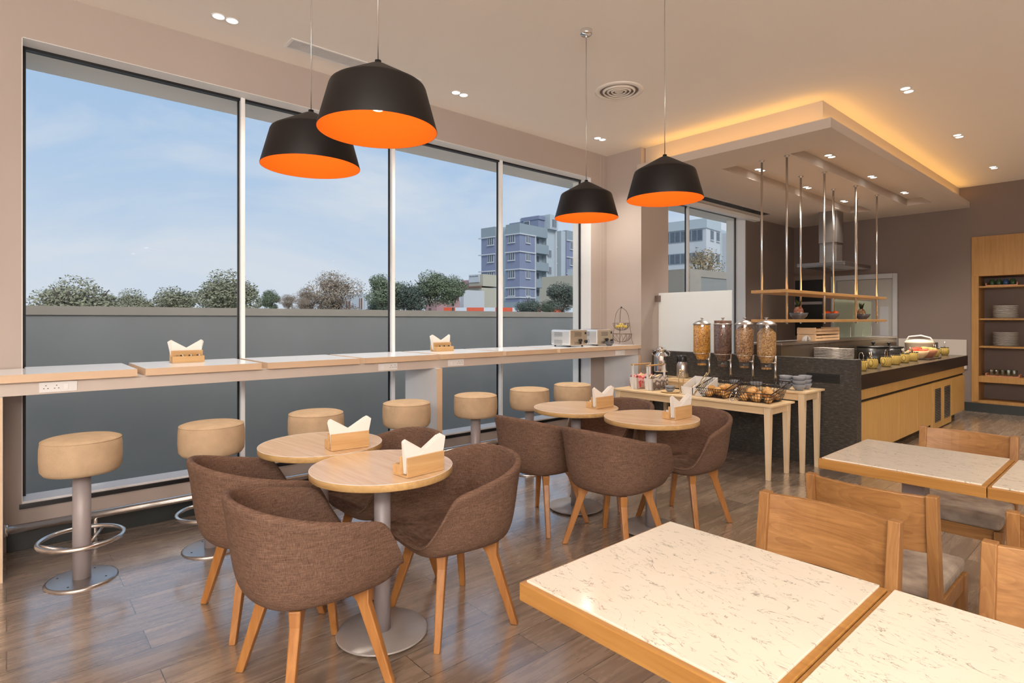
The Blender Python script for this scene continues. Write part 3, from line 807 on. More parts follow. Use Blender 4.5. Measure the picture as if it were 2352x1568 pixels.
# ------------------------------------------------------------------ small round tables
def make_round():
    t = thing('round_table', 'x', 'table', group='small round cafe tables')
    tp = MB().lathe([(0.0001, 0.717), (0.309, 0.717), (0.312, 0.72), (0.312, 0.747), (0.3115, 0.7485), (0.0001, 0.7485)], n=72, cap=False, smooth=False)
    o = tp.build('tabletop', ['table_edge', 'table_laminate'], t)
    for f in o.data.polygons:
        f.use_smooth = abs(f.normal.z) < 0.5
        if f.normal.z > 0.5: f.material_index = 1
    MB().ring((0, 0, 0.7478), 0.3112, 0.0012, 72, 6).build('edge_band', 'white_paint', t)
    MB().cyl(0, 0, 0.014, 0.717, 0.0365, 32).build('column', 'metal_grey', t)
    b = MB().lathe([(0.192, 0.008), (0.200, 0.009), (0.201, 0.013), (0.196, 0.0165), (0.0365, 0.02)], n=56, cap=False).build('base_plate', 'base_steel', t)
    for k in range(4): MB().cyl(0.165*math.cos(k*PI/2+0.5), 0.165*math.sin(k*PI/2+0.5), 0, 0.009, 0.008, 12).build('levelling_foot', 'steel', b)
    return t
rt = make_round()
RT = [(-2.31, 1.262, 'small round wooden table in front, nearest the camera'),
      (-2.943, 1.25, 'small round wooden table behind the front one, nearer the window'),
      (-2.90, 3.19, 'small round wooden table of the far pair, nearer the window stools'),
      (-2.268, 3.24, 'small round wooden table of the far pair, nearer the buffet tables')]
for i, (x, y, lb) in enumerate(RT):
    o = rt if i == 0 else copy_tree(rt)
    o.location = (x, y, 0); o['label'] = lb; o.rotation_euler = (0, 0, 0.1*i)

# ------------------------------------------------------------------ tub armchairs
def make_tub():
    t = thing('tub_chair', 'x', 'chair', group='brown upholstered tub chairs')
    rim = [(0, .245, .432), (.115, .243, .432), (.190, .247, .434), (.246, .236, .455), (.274, .195, .535), (.291, .148, .630), (.297, .120, .656), (.299, .02, .674), (.290, -.10, .702), (.255, -.19, .728), (.195, -.250, .746), (.105, -.282, .755), (0, -.292, .757)]
    base = [(0, .205, .424), (.10, .203, .424), (.165, .188, .424), (.190, .160, .424), (.203, .125, .424), (.210, .085, .424), (.213, .04, .423), (.212, -.02, .422), (.205, -.08, .421), (.185, -.135, .420), (.148, -.178, .420), (.082, -.203, .420), (0, -.210, .420)]
    def full(h):
        h = [(x*.925, y, z) for x, y, z in h]
        return h + [(-x, y, z) for x, y, z in reversed(h[1:-1])]
    R = full(rim); B = full(base); n = len(R)
    def L(f): return [f(i) for i in range(n)]
    def lerp(a, b, t): return tuple(a[k]*(1-t)+b[k]*t for k in range(3))
    def rad(p, d, dz=0):
        r = math.hypot(p[0], p[1]) or 1; return (p[0]+p[0]/r*d, p[1]+p[1]/r*d, p[2]+dz)
    rows = []
    for s, dz in ((0.35, -.006), (0.7, -.005), (1.0, 0)): rows.append(L(lambda i: (B[i][0]*s, B[i][1]*s, B[i][2]+dz)))
    rows.append(L(lambda i: lerp(rad(B[i], .032, .012), R[i], 0.06)))
    for tt in (0.30, 0.58, 0.84): rows.append(L(lambda i: lerp(rad(B[i], .040, .012), R[i], tt)))
    rows.append(L(lambda i: R[i]))
    rows.append(L(lambda i: rad(R[i], .019, .005)))
    rows.append(L(lambda i: rad(R[i], .038, -.008)))
    for tt in (0.84, 0.58, 0.30): rows.append(L(lambda i: rad(lerp(rad(B[i], .040, -.02), R[i], tt), .030)))
    rows.append(L(lambda i: (lambda q: (q[0], q[1], .400 if i in (0,) else q[2]-.006))(rad(lerp(rad(B[i], .035, -.035), R[i], 0.04), .022))))
    rows.append(L(lambda i: (B[i][0]*1.02, B[i][1]*1.02, .370)))
    rows.append(L(lambda i: (B[i][0]*0.7, B[i][1]*0.7, .363)))
    vs = [(0, 0, .413)]; fs = []
    for r in rows: vs += r
    vs.append((0, 0, .362)); last = len(vs)-1
    for i in range(n):
        k = (i+1) % n
        fs.append((0, 1+i, 1+k))
        for j in range(len(rows)-1):
            a = 1+j*n; b = 1+(j+1)*n
            fs.append((a+i, b+i, b+k, a+k))
        a = 1+(len(rows)-1)*n
        fs.append((a+i, last, a+k))
    MB().add(vs, fs, True).build('seat_shell', 'chair_fabric', t, subsurf=2)
    # seam under the rim
    sm = [rad(p, .0325, -.011) for p in R[2:-1]]
    lg = MB()
    for sx, sy, ln in ((1, 1, 0), (-1, 1, 0), (1, -1, 0), (-1, -1, 0)):
        top = (sx*.140, sy*.120, .372); foot = (sx*.238, sy*.200, 0.0)
        d = math.atan2(foot[1]-top[1], foot[0]-top[0])
        m = MB()
        mid = tuple(top[k]+(foot[k]-top[k])*0.16 for k in range(3))
        m.taper(foot, (.0165, .014), mid, (.024, .019), d)
        m.taper(mid, (.024, .019), top, (.046, .022), d)
        m.build('leg', 'leg_wood', t, bevel=0.005)
    m = MB()
    for a in (1, -1):
        m.taper((-.14, -a*.12, .358), (.018, .018), (-.1401, -a*.12, .378), (.018, .018))
    m = MB()
    for ang in (math.atan2(.12, .14), -math.atan2(.12, .14)):
        m.box(-.185, .185, -.020, .020, .345, .372, Matrix.Rotation(ang, 4, 'Z'))
    m.build('cross_frame', 'leg_wood', t, bevel=0.004)
    return t
tub = make_tub()
TB = [(-2.20, .905, 0.02, 'brown fabric tub chair in front of the front round table, back to the camera'),
      (-2.895, .935, 0.0, 'brown fabric tub chair at the left, behind the frontmost one'),
      (-2.235, 1.585, PI-0.11, 'brown fabric tub chair with open seat facing the camera at the front round table'),
      (-2.86, 1.575, PI, 'brown fabric tub chair half hidden behind the two near round tables'),
      (-2.86, 2.80, 0.05, 'brown fabric tub chair of the far tables, back turned, nearer the window stools'),
      (-2.245, 2.83, 0.03, 'brown fabric tub chair of the far tables, back turned, beside the marble table corner'),
      (-2.225, 3.56, PI-0.03, 'brown fabric tub chair facing the camera in front of the buffet tables'),
      (-2.86, 3.56, PI, 'brown fabric tub chair mostly hidden behind the two far round tables')]
for i, (x, y, r, lb) in enumerate(TB):
    o = tub if i == 0 else copy_tree(tub)
    o.location = (x, y, 0); o.rotation_euler = (0, 0, r); o['label'] = lb

# ------------------------------------------------------------------ marble-topped dining tables
def make_dining():
    t = thing('dining_table', 'x', 'table', group='marble-topped dining tables')
    w, d = 0.615, 0.645
    tr = MB().box(0, w, 0, d, .705, .750)
    tr.build('wood_surround', 'oak', t, bevel=0.003)
    MB().box(0.012, w-0.016, 0.014, d-0.004, .7495, .7555).build('marble_top', 'quartz', t, bevel=0.0015)
    MB().box(w/2-.045, w/2+.045, d/2-.045, d/2+.045, .01, .705).build('column', 'metal_grey', t, bevel=0.004)
    MB().box(w/2-.2, w/2+.2, d/2-.2, d/2+.2, 0, .012).build('base_plate', 'metal_grey', t, bevel=0.003)
    return t
dt = make_dining()
DT = [(-1.055, 0.953, 'marble-topped wooden table in the right foreground, complete top in view'),
      (-0.437, 0.953, 'marble-topped wooden table in the bottom right corner, cut off by the frame'),
      (-1.07, 2.855, 'marble-topped wooden table farther back, in front of the wooden buffet counter'),
      (-0.452, 2.855, 'marble-topped wooden table farther back, at the right edge and mostly cut off')]
for i, (x, y, lb) in enumerate(DT):
    o = dt if i == 0 else copy_tree(dt)
    o.location = (x, y, 0); o['label'] = lb

# ------------------------------------------------------------------ wooden dining chairs (facing +y in their own frame)
def make_wchair():
    t = thing('dining_chair', 'x', 'chair', group='wooden dining chairs with padded seats')
    for sx in (-1, 1):
        m = MB().taper((sx*.195, -.175, 0), (.016, .022), (sx*.195, -.185, .44), (.017, .030))
        m.taper((sx*.195, -.185, .44), (.017, .030), (sx*.195, -.235, .80), (.017, .020))
        m.build('back_post', 'chair_oak_z', t, bevel=0.003)
        MB().taper((sx*.195, .190, 0), (.016, .018), (sx*.195, .190, .415), (.017, .024)).build('front_leg', 'chair_oak_z', t, bevel=0.003)
        MB().box(sx*.195-.011, sx*.195+.011, -.16, .17, .355, .415).build('side_rail', 'chair_oak', t, bevel=0.002)
    # curved backrest
    vs = []; fs = []; n = 10
    for i in range(n+1):
        x = -.18+.36*i/n; c = -.030*(1-(x/.18)**2)
        for z, y0 in ((.595, -.208), (.795, -.236)):
            vs.append((x, y0+c-.010, z)); vs.append((x, y0+c+.010, z))
    for i in range(n):
        a = i*4; b = a+4
        fs += [(a, b, b+2, a+2), (a+1, a+3, b+3, b+1), (a+2, b+2, b+3, a+3), (a, a+1, b+1, b)]
    fs += [(0, 2, 3, 1), (n*4, n*4+1, n*4+3, n*4+2)]
    MB().add(vs, fs).build('backrest', 'chair_oak', t, bevel=0.003)
    MB().box(-.18, .18, .172, .192, .355, .415).build('cross_rail', 'chair_oak', t, bevel=0.002)
    MB().box(-.18, .18, -.185, -.165, .355, .415).build('cross_rail', 'chair_oak', t, bevel=0.002)
    MB().box(-.205, .205, -.195, .215, .418, .472).build('seat_cushion', 'seat_fabric', t, bevel=0.020, seg=4)
    return t
wch = make_wchair()
WC = [(-0.725, 1.765, PI, 'wooden dining chair behind the front marble table, its back to the camera side'),
      (-0.715, 2.60, 0, 'wooden dining chair with mottled seat pulled up to the farther marble table'),
      (-0.70, 3.655, PI, 'wooden dining chair on the far side of the farther marble table, curved grain back'),
      (-0.115, 1.765, PI, 'wooden dining chair at the right edge behind the corner marble table'),
      (-0.115, 2.60, 0, 'wooden dining chair at the right edge, pushed against the cut-off farther table'),
      ]
for i, (x, y, r, lb) in enumerate(WC):
    o = wch if i == 0 else copy_tree(wch)
    o.location = (x, y, 0); o.rotation_euler = (0, 0, r); o['label'] = lb
# ------------------------------------------------------------------ buffet: stone wall, pass wall, bar
sw = thing('stone_partition', 'dark speckled stone partition behind the wooden buffet tables', 'partition', (0, 5.85, 0))
MB().box(-4.075, -1.86, 0, 0.13, 0, 1.03).build('stone_body', 'dark_stone', sw, bevel=0.002)
MB().box(-2.30, -2.0, -0.004, 0.001, 0.80, 0.885).build('air_slot', 'niche_black', sw)
gm = MB()
for i in range(6): gm.box(-2.29, -2.01, -0.007, -0.003, 0.808+i*0.0125, 0.812+i*0.0125)
gm.build('slot_louvres', 'plastic_black', sw)
fg = thing('frosted_glass_screen', 'upright frosted glass screen on the stone partition beside the pillar', 'screen', (0, 5.915, 1.031))
MB().box(-4.03, -3.10, -0.005, 0.005, 0, 0.69).build('glass_sheet', 'frosted_glass', fg)
MB().box(-4.078, -4.00, -0.015, 0.015, 0.585, 0.66).build('wall_clamp', 'wall_dark', fg, bevel=0.002)
MB().box(-4.03, -3.10, -0.008, 0.008, 0, 0.012).build('base_channel', 'panel_white', fg)
pw = thing('pass_wall', 'dark raised counter wall with a steel ledge behind the buffet bar', 'counter', (-2.71, 5.985, 0))
MB().box(-0.25, 0.11, 0, 3.88, 0, 1.135).build('wall_body', 'stone_top', pw)
MB().box(-0.26, 0.12, -0.004, 3.89, 1.135, 1.155).build('steel_ledge', 'steel_brushed', pw, bevel=0.003)
gs = thing('sneeze_glass', 'greenish glass sheet with slim metal clips on the pass ledge', 'screen', (-2.935, 0, 1.156))
MB().box(-0.004, 0.004, 8.36, 9.86, 0, 0.52).build('glass_sheet', 'green_glass', gs)
for y in (8.42, 8.95, 9.45, 9.82): MB().box(0.005, 0.017, y-0.008, y+0.008, 0, 0.14).build('glass_clip', 'steel', gs, bevel=0.002)
br = thing('buffet_bar', 'long buffet bar with dark worktop and pale wood cabinet fronts', 'counter', (0, 0, 0))
MB().box(-2.59, -1.885, 5.985, 10.52, 0.735, 0.88).build('worktop', ['dark_fascia', 'stone_top'], br, bevel=0.003)
wt = bpy.data.objects['worktop']
for f in wt.data.polygons:
    if f.normal.z > 0.5: f.material_index = 1
MB().box(-2.59, -1.93, 5.985, 10.40, 0.09, 0.735).build('carcass', 'veneer', br)
MB().box(-2.55, -2.0, 5.985, 10.3, 0.0, 0.09).build('kick_plinth', 'dark_fascia', br)
for a, b in ((5.99, 7.30), (7.303, 8.66), (8.663, 9.65), (9.653, 10.41)):
    MB().box(-1.93, -1.908, a, b, 0.632, 0.730).build('drawer', 'veneer', br, bevel=0.002)
for a, b in ((6.0, 6.58), (6.583, 7.30), (7.303, 8.0), (8.003, 8.66)):
    MB().box(-1.93, -1.905, a, b, 0.095, 0.606).build('door', 'veneer', br, bevel=0.002)
for a, b in ((8.68, 9.15), (9.153, 9.64)):
    d = MB().box(-1.93, -1.905, a, b, 0.015, 0.606).build('door', 'veneer', br, bevel=0.002)
    MB().box(-1.9055, -1.903, a+0.11, b-0.08, 0.10, 0.52).build('vent_backing', 'niche_black', d)
    for i in range(22):
        pass
    g = MB()
    for i in range(20): g.box(-1.904, -1.899, a+0.115, b-0.085, 0.108+i*0.0207, 0.117+i*0.0207)
    g.build('vent_louvres', 'steel_brushed', d)
MB().box(-1.93, -1.905, 9.66, 10.41, 0.095, 0.606).build('door', 'veneer', br, bevel=0.002)

MB().box(-1.932, -1.925, 5.99, 10.41, 0.604, 0.634).build('gap_shade_strip', 'niche_black', br)  # black strip added in the gap, its shade put into the colour
# hanging shelves on rods
hs = thing('hanging_shelf', 'two-tier wooden shelf hung from the dropped ceiling on slim steel rods', 'shelf', (-2.72, 0, 0))
for z in (1.372, 1.680):
    MB().box(-0.19, 0.18, 5.965, 9.18, z, z+0.032).build('shelf_board', 'shelf_wood', hs, bevel=0.002)
for x in (-0.155, 0.11):
    for y in (6.14, 7.15, 8.18, 9.0 if x > 0 else 9.05):
        r = MB().tube([(x, y, 1.355), (x, y, ZL-0.004)], 0.0115, 14).build('rod', 'steel', hs)
        MB().lathe([(0.028, 0), (0.027, -0.006), (0.012, -0.008), (0.012, -0.02)], (x, y, ZL), 20).build('rod_flange', 'steel_brushed', r)

# extractor hood
hd = thing('extractor_hood', 'stainless steel extractor hood with a square chimney', 'hood', (-3.52, 9.95, 0))
MB().box(-0.135, 0.135, -0.18, 0.10, 2.62, ZL).build('upper_duct', 'hood_steel', hd, bevel=0.002)
MB().box(-0.125, 0.125, -0.17, 0.09, 2.30, 2.62).build('lower_duct', 'hood_steel', hd, bevel=0.002)
MB().box(-0.40, 0.30, -0.35, 0.85, 2.245, 2.30).build('canopy', 'hood_steel', hd, bevel=0.003)
for i in range(2): MB().box(-0.33+i*0.32, -0.05+i*0.32, -0.28, 0.7, 2.238, 2.246).build('filter', 'steel', hd, bevel=0.002)
# kitchen opening, door and panel on the back wall
ko = thing('kitchen_niche', 'dark kitchen hatch with pale shelf rails on the back wall', 'hatch', (-4.35, YB, 0))
MB().box(-0.21, 0.27, -0.012, -0.002, 1.10, 2.13).build('opening', 'niche_black', ko)
MB().box(-0.21, 0.27, -0.05, -0.012, 1.68, 1.73).build('shelf_rail', 'metal_grey', ko)
MB().box(-0.21, 0.30, -0.05, -0.012, 1.36, 1.40).build('shelf_rail', 'metal_grey', ko)
door = bpy.data.objects.new('door_1', None); COL.objects.link(door); door['kind'] = 'structure'; door.location = (-3.41, YB, 0)
fm = MB().box(-0.52, -0.43, -0.05, 0, 0, 2.17).box(0.43, 0.50, -0.05, 0, 0, 2.17).box(-0.43, 0.43, -0.05, 0, 2.09, 2.17)
fm.build('door_frame', 'door_frame_grey', door, bevel=0.006)
MB().box(-0.425, 0.425, -0.02, 0, 0.005, 2.085).build('door_leaf', 'door_grey', door, bevel=0.002)
MB().box(0.24, 0.37, -0.024, -0.02, 1.13, 1.62).build('push_plate', 'door_frame_grey', door, bevel=0.001)
struct('trim_6', MB().box(-2.90, -2.0, YB-0.02, YB, 0.64, 1.09), 'panel_cream', bevel=0.002)

# built-in shelf cabinet at the right
cb = thing('shelf_cabinet', 'tall built-in oak cabinet with open crockery shelves at the right edge', 'cabinet', (-1.94, YB-0.02, 0))
W = 3.5
MB().box(0, 0.085, 0, 0.45, 0.155, 2.06).build('side_panel', 'cabinet_oak_dimmed', cb)
MB().box(W-0.085, W, 0, 0.45, 0.155, 2.06).build('side_panel', 'cabinet_oak_dimmed', cb)
MB().box(0, W, 0, 0.45, 2.06, 2.66).build('top_panel', 'cabinet_oak_dimmed', cb, bevel=0.002)
MB().box(0.085, W-0.085, 0.42, 0.45, 0.155, 2.06).build('back_panel', 'wall_dark', cb)
MB().box(0, W, 0.01, 0.45, 0.135, 0.175).build('bottom_board', 'cabinet_oak_dimmed', cb)
for z, th in ((0.455, 0.09), (0.975, 0.025), (1.395, 0.025), (1.885, 0.025)):
    MB().box(0.085, W-0.085, 0.005 if th > .05 else 0.03, 0.42, z, z+th).build('shelf', 'cabinet_oak_dimmed', cb, bevel=0.002)
MB().box(0, W, 0.03, 0.45, 0, 0.135).build('plinth', 'skirting_black', cb)
MB().box(1.20, 1.26, 0.005, 0.42, 0.175, 2.06).build('divider', 'cabinet_oak_dimmed', cb)

# ------------------------------------------------------------------ crockery helpers
def plate_stack(x, y, z, n, r, lbl_first, grp, jit=0.002, square=False, lbl=None):
    for k in range(n):
        m = MB()
        if square:
            m.prism([(-r, -r), (r, -r), (r, r), (-r, r)], 0.004, 0.010)
            m.prism([(-r*.6, -r*.6), (r*.6, -r*.6), (r*.6, r*.6), (-r*.6, r*.6)], 0, 0.004)
            o = m.build('plate', 'ceramic_white', None, bevel=0.002, loc=(x+random.uniform(-jit, jit), y+random.uniform(-jit, jit), z+k*0.0165), rot=random.uniform(-.05, .05))
        else:
            m.lathe([(0.0001, 0.0), (r*.6, 0.0), (r*.72, 0.004), (r, 0.0125), (r, 0.0145), (r*.7, 0.008), (0.0001, 0.004)], n=32, cap=False)
            o = m.build('plate', 'ceramic_white', None, loc=(x+random.uniform(-jit, jit), y+random.uniform(-jit, jit), z+k*0.0195))
        nm = ('topmost plate of ' if k == n-1 else 'lowest plate of ' if k == 0 else ('second', 'third', 'fourth', 'fifth', 'sixth', 'seventh', 'eighth', 'ninth', 'tenth', 'eleventh', 'twelfth', 'thirteenth')[k-1] + ' plate from below in ')
        tag(o, (nm + lbl), 'plate', grp)
def bowl_mesh(r, h, mat, name='bowl'):
    m = MB().lathe([(0.0001, 0), (r*.5, 0), (r*.52, 0.004), (r*.85, h*.5), (r, h), (r*.96, h), (r*.8, h*.5), (r*.48, 0.012), (0.0001, 0.010)], n=32, cap=False)
    return m.build(name, mat)
def bowl(x, y, z, r, h, mat, label, grp=None):
    o = bowl_mesh(r, h, mat); o.location = (x, y, z); tag(o, label, 'bowl', grp); return o

# cabinet contents
yb = YB+0.14
plate_stack(-1.57, yb+.04, 1.421, 10, 0.15, '', 'plates on the cabinet shelves', lbl='the upper plate stack in the oak cabinet')
plate_stack(-1.57, yb+.04, 1.001, 11, 0.15, '', 'plates on the cabinet shelves', lbl='the lower plate stack in the oak cabinet')
def tray(x, y, z, w, d, label):
    t = thing('serving_tray', label, 'tray', (x, y, z))
    MB().box(-w, w, -d, d, 0, 0.012).build('tray_base', 'tray_wood', t, bevel=0.002)
    for s in (-1, 1): MB().box(s*w-0.006, s*w+0.006, -d, d, 0.0, 0.045).build('tray_handle', 'tray_wood', t, bevel=0.003)
    return t
tray(-1.585, yb-0.02, 0.546, 0.19, 0.10, 'reddish wooden tray of tumblers on the low cabinet shelf')
def tumbler(x, y, z, label, grp, mat='tumbler_glass'):
    o = MB().lathe([(0.0001, 0), (0.026, 0), (0.031, 0.09), (0.029, 0.09), (0.024, 0.008), (0.0001, 0.006)], n=20, cap=False).build('tumbler', mat, None, loc=(x, y, z)); tag(o, label, 'glass', grp)
for i in range(5):
    for j in range(2):
        tumbler(-1.72+i*0.066, yb-0.06+j*0.07, 0.5585, 'clear tumbler in the %s row on the low cabinet tray, %s' % (('front', 'back')[j], ('leftmost', 'second from left', 'middle', 'second from right', 'rightmost')[i]), 'tumblers on the low cabinet tray')
tray(-1.60, yb, 1.911, 0.18, 0.09, 'reddish wooden tray of jars on the highest cabinet shelf')
plain('jar_green', (0.04, 0.09, 0.035), 0.2); plain('jar_blue', (0.03, 0.09, 0.22), 0.2)
for i, (mt, cl) in enumerate((('jar_green', 'leftmost green'), ('jar_green', 'second green'), ('jar_blue', 'blue'), ('jar_green', 'rightmost green'))):
    o = MB().lathe([(0.0001, 0), (0.034, 0), (0.038, 0.02), (0.036, 0.06), (0.024, 0.075), (0.024, 0.085), (0.0001, 0.087)], n=20, cap=False).build('jar', mt, None, loc=(-1.72+i*0.08, yb, 1.9235)); tag(o, '%s round jar on the highest cabinet tray' % cl, 'jar', 'jars on the highest cabinet tray')

# ------------------------------------------------------------------ wooden buffet tables
def buffet_table(name, lbl, x0, x1, y0, y1, z, legs):
    t = thing(name, lbl, 'table', (0, 0, 0))
    MB().box(x0, x1, y0, y1, z-0.018, z).build('tabletop', 'beech', t, bevel=0.003)
    ap = MB().box(x0+.05, x1-.05, y0+.035, y0+.055, z-.085, z-.018).box(x0+.05, x1-.05, y1-.055, y1-.035, z-.085, z-.018)
    ap.box(x0+.035, x0+.055, y0+.05, y1-.05, z-.085, z-.018).box(x1-.055, x1-.035, y0+.05, y1-.05, z-.085, z-.018)
    ap.build('apron', 'beech', t)
    for lx in legs:
        for ly in (y0+.05, y1-.05):
            MB().taper((lx, ly, 0), (.017, .017), (lx, ly, z-.018), (.028, .028)).build('leg', 'beech_z', t, bevel=0.002)
buffet_table('buffet_table', 'low pale wooden table holding the bread baskets, in front', -3.96, -2.22, 4.93, 5.395, 0.657, (-3.9, -2.275))
buffet_table('buffet_table', 'taller pale wooden table against the stone partition, holding the cereals', -3.90, -2.125, 5.405, 5.835, 0.745, (-3.84, -2.18))
ZF, ZB = 0.658, 0.746

# cereal dispensers
CER = [(-3.285, 'cornflakes', 0.275, 'orange cornflakes', 0.0), (-3.045, 'choco_puffs', 0.305, 'dark brown chocolate cereal', 0.0), (-2.81, 'muesli', 0.235, 'brown muesli, third from the left', 0.03), (-2.585, 'granola', 0.215, 'pale granola, rightmost', 0.035)]
for x, mt, fill, lb, heap in CER:
    t = thing('cereal_dispenser', 'clear cereal dispenser on a steel stand filled with ' + lb, 'dispenser', (x, 5.62, ZB), 0, 'cereal dispensers on the taller buffet table')
    R = 0.090
    prof = [(0.047, 0.160), (0.055, 0.178), (0.058, 0.215), (0.062, 0.245), (0.082, 0.285), (R, 0.315), (R, 0.33), (R+0.002, 0.332), (R+0.002, 0.338), (R, 0.340), (R, 0.595), (R-0.002, 0.61)]
    MB().lathe(prof, n=40, cap=False).build('jar', 'jar_glass', t)
    r = R-0.004
    fp = [(0.0001, 0.225), (0.052, 0.228), (0.058, 0.25), (0.078, 0.29), (r, 0.322), (r, 0.34+fill-heap)] + [(r*0.6, 0.34+fill+heap*0.3), (0.0001, 0.34+fill+heap)]
    MB().lathe(fp, n=36, cap=False).build('cereal', mt, t)
    MB().lathe([(0.0001, 0.170), (0.045, 0.166), (0.046, 0.175), (0.04, 0.182), (0.0001, 0.184)], n=28, cap=False).build('crumbs', mt, t)
    MB().lathe([(R-0.002, 0.600), (R+0.003, 0.604), (R+0.002, 0.612), (0.07, 0.630), (0.035, 0.645), (0.012, 0.650), (0.008, 0.662), (0.020, 0.672), (0.018, 0.676), (0.0001, 0.674)], n=40, cap=False).build('lid', 'steel_brushed', t)
    MB().tube([(0.088, 0, 0.008), (0.088, 0, 0.30)], 0.011, 14).build('stand_pole', 'steel', t)
    MB().box(-0.01, 0.19, -0.075, 0.075, 0, 0.012).build('stand_base', 'plastic_black', t, bevel=0.004)
    MB().ring((0, 0, 0.295), 0.085, 0.004, 36, 6).build('holder_ring', 'steel', t)
    k = MB().tube([(0.04, -0.015, 0.235), (0.095, -0.03, 0.235)], 0.006, 8).build('valve_shaft', 'steel', t)
    kb = MB()
    for a in range(3):
        c, s = math.cos(a*PI/3+.3)*.024, math.sin(a*PI/3+.3)*.024
        kb.tube([(0.10-c*.5, -0.035, 0.235-s), (0.10+c*.5, -0.035, 0.235+s)], 0.004, 6)
    kb.build('valve_knob', 'chrome', k)

# milk can, thermos
mc = thing('milk_can', 'shiny steel milk dispenser can beside the pillar', 'dispenser', (-3.76, 5.60, ZB))
MB().lathe([(0.0001, .06), (.078, .06), (.08, .07), (.08, .235), (.078, .25), (.052, .275), (.052, .30), (.060, .303), (.060, .318), (.05, .325), (.045, .34), (0.0001, .345)], n=36, cap=False).build('can_body', 'chrome', mc)
MB().lathe([(0.075, 0), (.08, .005), (.06, .03), (.075, .06)], n=28).build('can_base', 'plastic_black', mc)
for s in (-1, 1): MB().tube([(s*.078, 0, .24), (s*.115, 0, .25), (s*.118, 0, .285), (s*.06, 0, .30)], .004, 8).build('handle', 'steel', mc)
th = thing('thermos_jug', 'steel thermos jug with a black pump lid', 'jug', (-3.50, 5.585, ZB))
MB().lathe([(0.0001, 0), (.060, 0), (.063, .008), (.063, .13), (.056, .155), (.045, .175)], n=36, cap=False).build('jug_body', 'steel_brushed', th)
MB().lathe([(.045, .173), (.047, .20), (.045, .235), (.038, .245), (0.0001, .247)], n=28, cap=False).build('pump_lid', 'plastic_black', th)
MB().box(-.070, -.040, -.010, .010, .205, .235).box(-.070, -.058, -.010, .010, .15, .21).build('handle', 'plastic_black', th, bevel=0.004)
cbz = MB().box(-.30, .22, -.10, .13, 0, .016).build('serving_board', 'beech', None, bevel=0.004, loc=(-3.40, 5.60, ZB-0.0)); cbz.location = (-3.42, 5.55, ZB)
tag(cbz, 'thin pale wooden board under the thermos jug', 'board')
th.location.z = ZB+0.017; mc.location = (-3.80, 5.62, ZB)
cbz.scale = (0.62, 0.9, 1)

# stacks of blue-grey bowls on the taller table
def bstack(x, y, z, n, r, h, mat, where, grp):
    for k in range(n):
        nm = 'lowest' if k == 0 else 'topmost' if k == n-1 else 'middle'
        if n > 3 and 0 < k < n-1: nm = 'middle'
        bowl(x, y, z+k*h*0.66, r, h, mat, '%s blue-grey bowl %s' % (nm, where), grp)
G = 'stacked blue-grey bowls on the taller buffet table'
bstack(-2.36, 5.53, ZB, 3, .060, .055, 'ceramic_blue', 'in the left stack at the table end', G)
bstack(-2.235, 5.52, ZB, 3, .060, .055, 'ceramic_blue', 'in the front stack at the table end', G)
bstack(-2.24, 5.67, ZB, 3, .060, .055, 'ceramic_blue', 'in the rear stack at the table end', G)
bowl(-2.62, 5.475, ZB, .058, .05, 'ceramic_blue', 'single blue-grey bowl right behind the right wire basket', G)
bowl(-2.83, 5.475, ZB, .058, .05, 'ceramic_blue', 'single blue-grey bowl behind the left wire basket', G)
bowl(-3.235, 5.46, ZB, .058, .05, 'ceramic_blue', 'single blue-grey bowl right of the thermos jug', G)

# bread baskets with cloths
def bread_basket(x, y, cloth, lbl, rot=0.0):
    t = thing('bread_basket', lbl, 'basket', (x, y, ZF), rot); t.scale = (1, 1, 1.22)
    w, d, h = .042, .155, .10
    vs = []
    for (a, b, z) in ((w*.85, d*.9, 0), (w, d, h)):
        for sx, sy in ((-1,-1),(1,-1),(1,1),(-1,1)): vs.append((sx*a, sy*b, z))
    MB().add(vs, [(0,3,2,1), (0,1,5,4), (1,2,6,5), (2,3,7,6), (3,0,4,7)]).build('basket_body', 'white_paint', t).modifiers.new('s', 'SOLIDIFY').thickness = 0.004
    # cloth folded over the long sides
    n = 14; vs = []; fs = []
    prof = [(-w-.012, .012), (-w-.016, .06), (-w-.006, h+.010), (-w*.7, h+.016), (-w*.35, h*.72), (0, h*.62), (w*.35, h*.72), (w*.7, h+.018), (w+.006, h+.012), (w+.018, .06), (w+.014, .01)]
    for i in range(n+1):
        yy = -d*.86 + 2*d*.86*i/n
        for k, (px, pz) in enumerate(prof):
            vs.append((px+random.uniform(-.003, .003), yy, pz+math.sin(i*1.3+k)*.006+(.012 if 1 < k < 9 else 0)*math.sin(i*.9)))
    m = len(prof)
    for i in range(n):
        for k in range(m-1): fs.append((i*m+k, i*m+k+1, (i+1)*m+k+1, (i+1)*m+k))
    c = MB().add(vs, fs, True).build('cloth', cloth, t)
    c.modifiers.new('s', 'SOLIDIFY').thickness = 0.003
    for s in (-1, 1):
        MB().box(-.012, .012, s*d-.003, s*d+.003, .0, .215).build('handle_upright', 'white_paint', t, bevel=0.001)
    MB().tube([(0, -d-.02, .212), (0, d+.02, .212)], .007, 12).build('handle_bar', 'shelf_wood', t)
    return t
bread_basket(-3.765, 5.20, 'cloth_red', 'white basket lined with a red checked cloth, leftmost on the low table')
bread_basket(-3.585, 5.21, 'cloth_black', 'white basket lined with a black and white checked cloth')
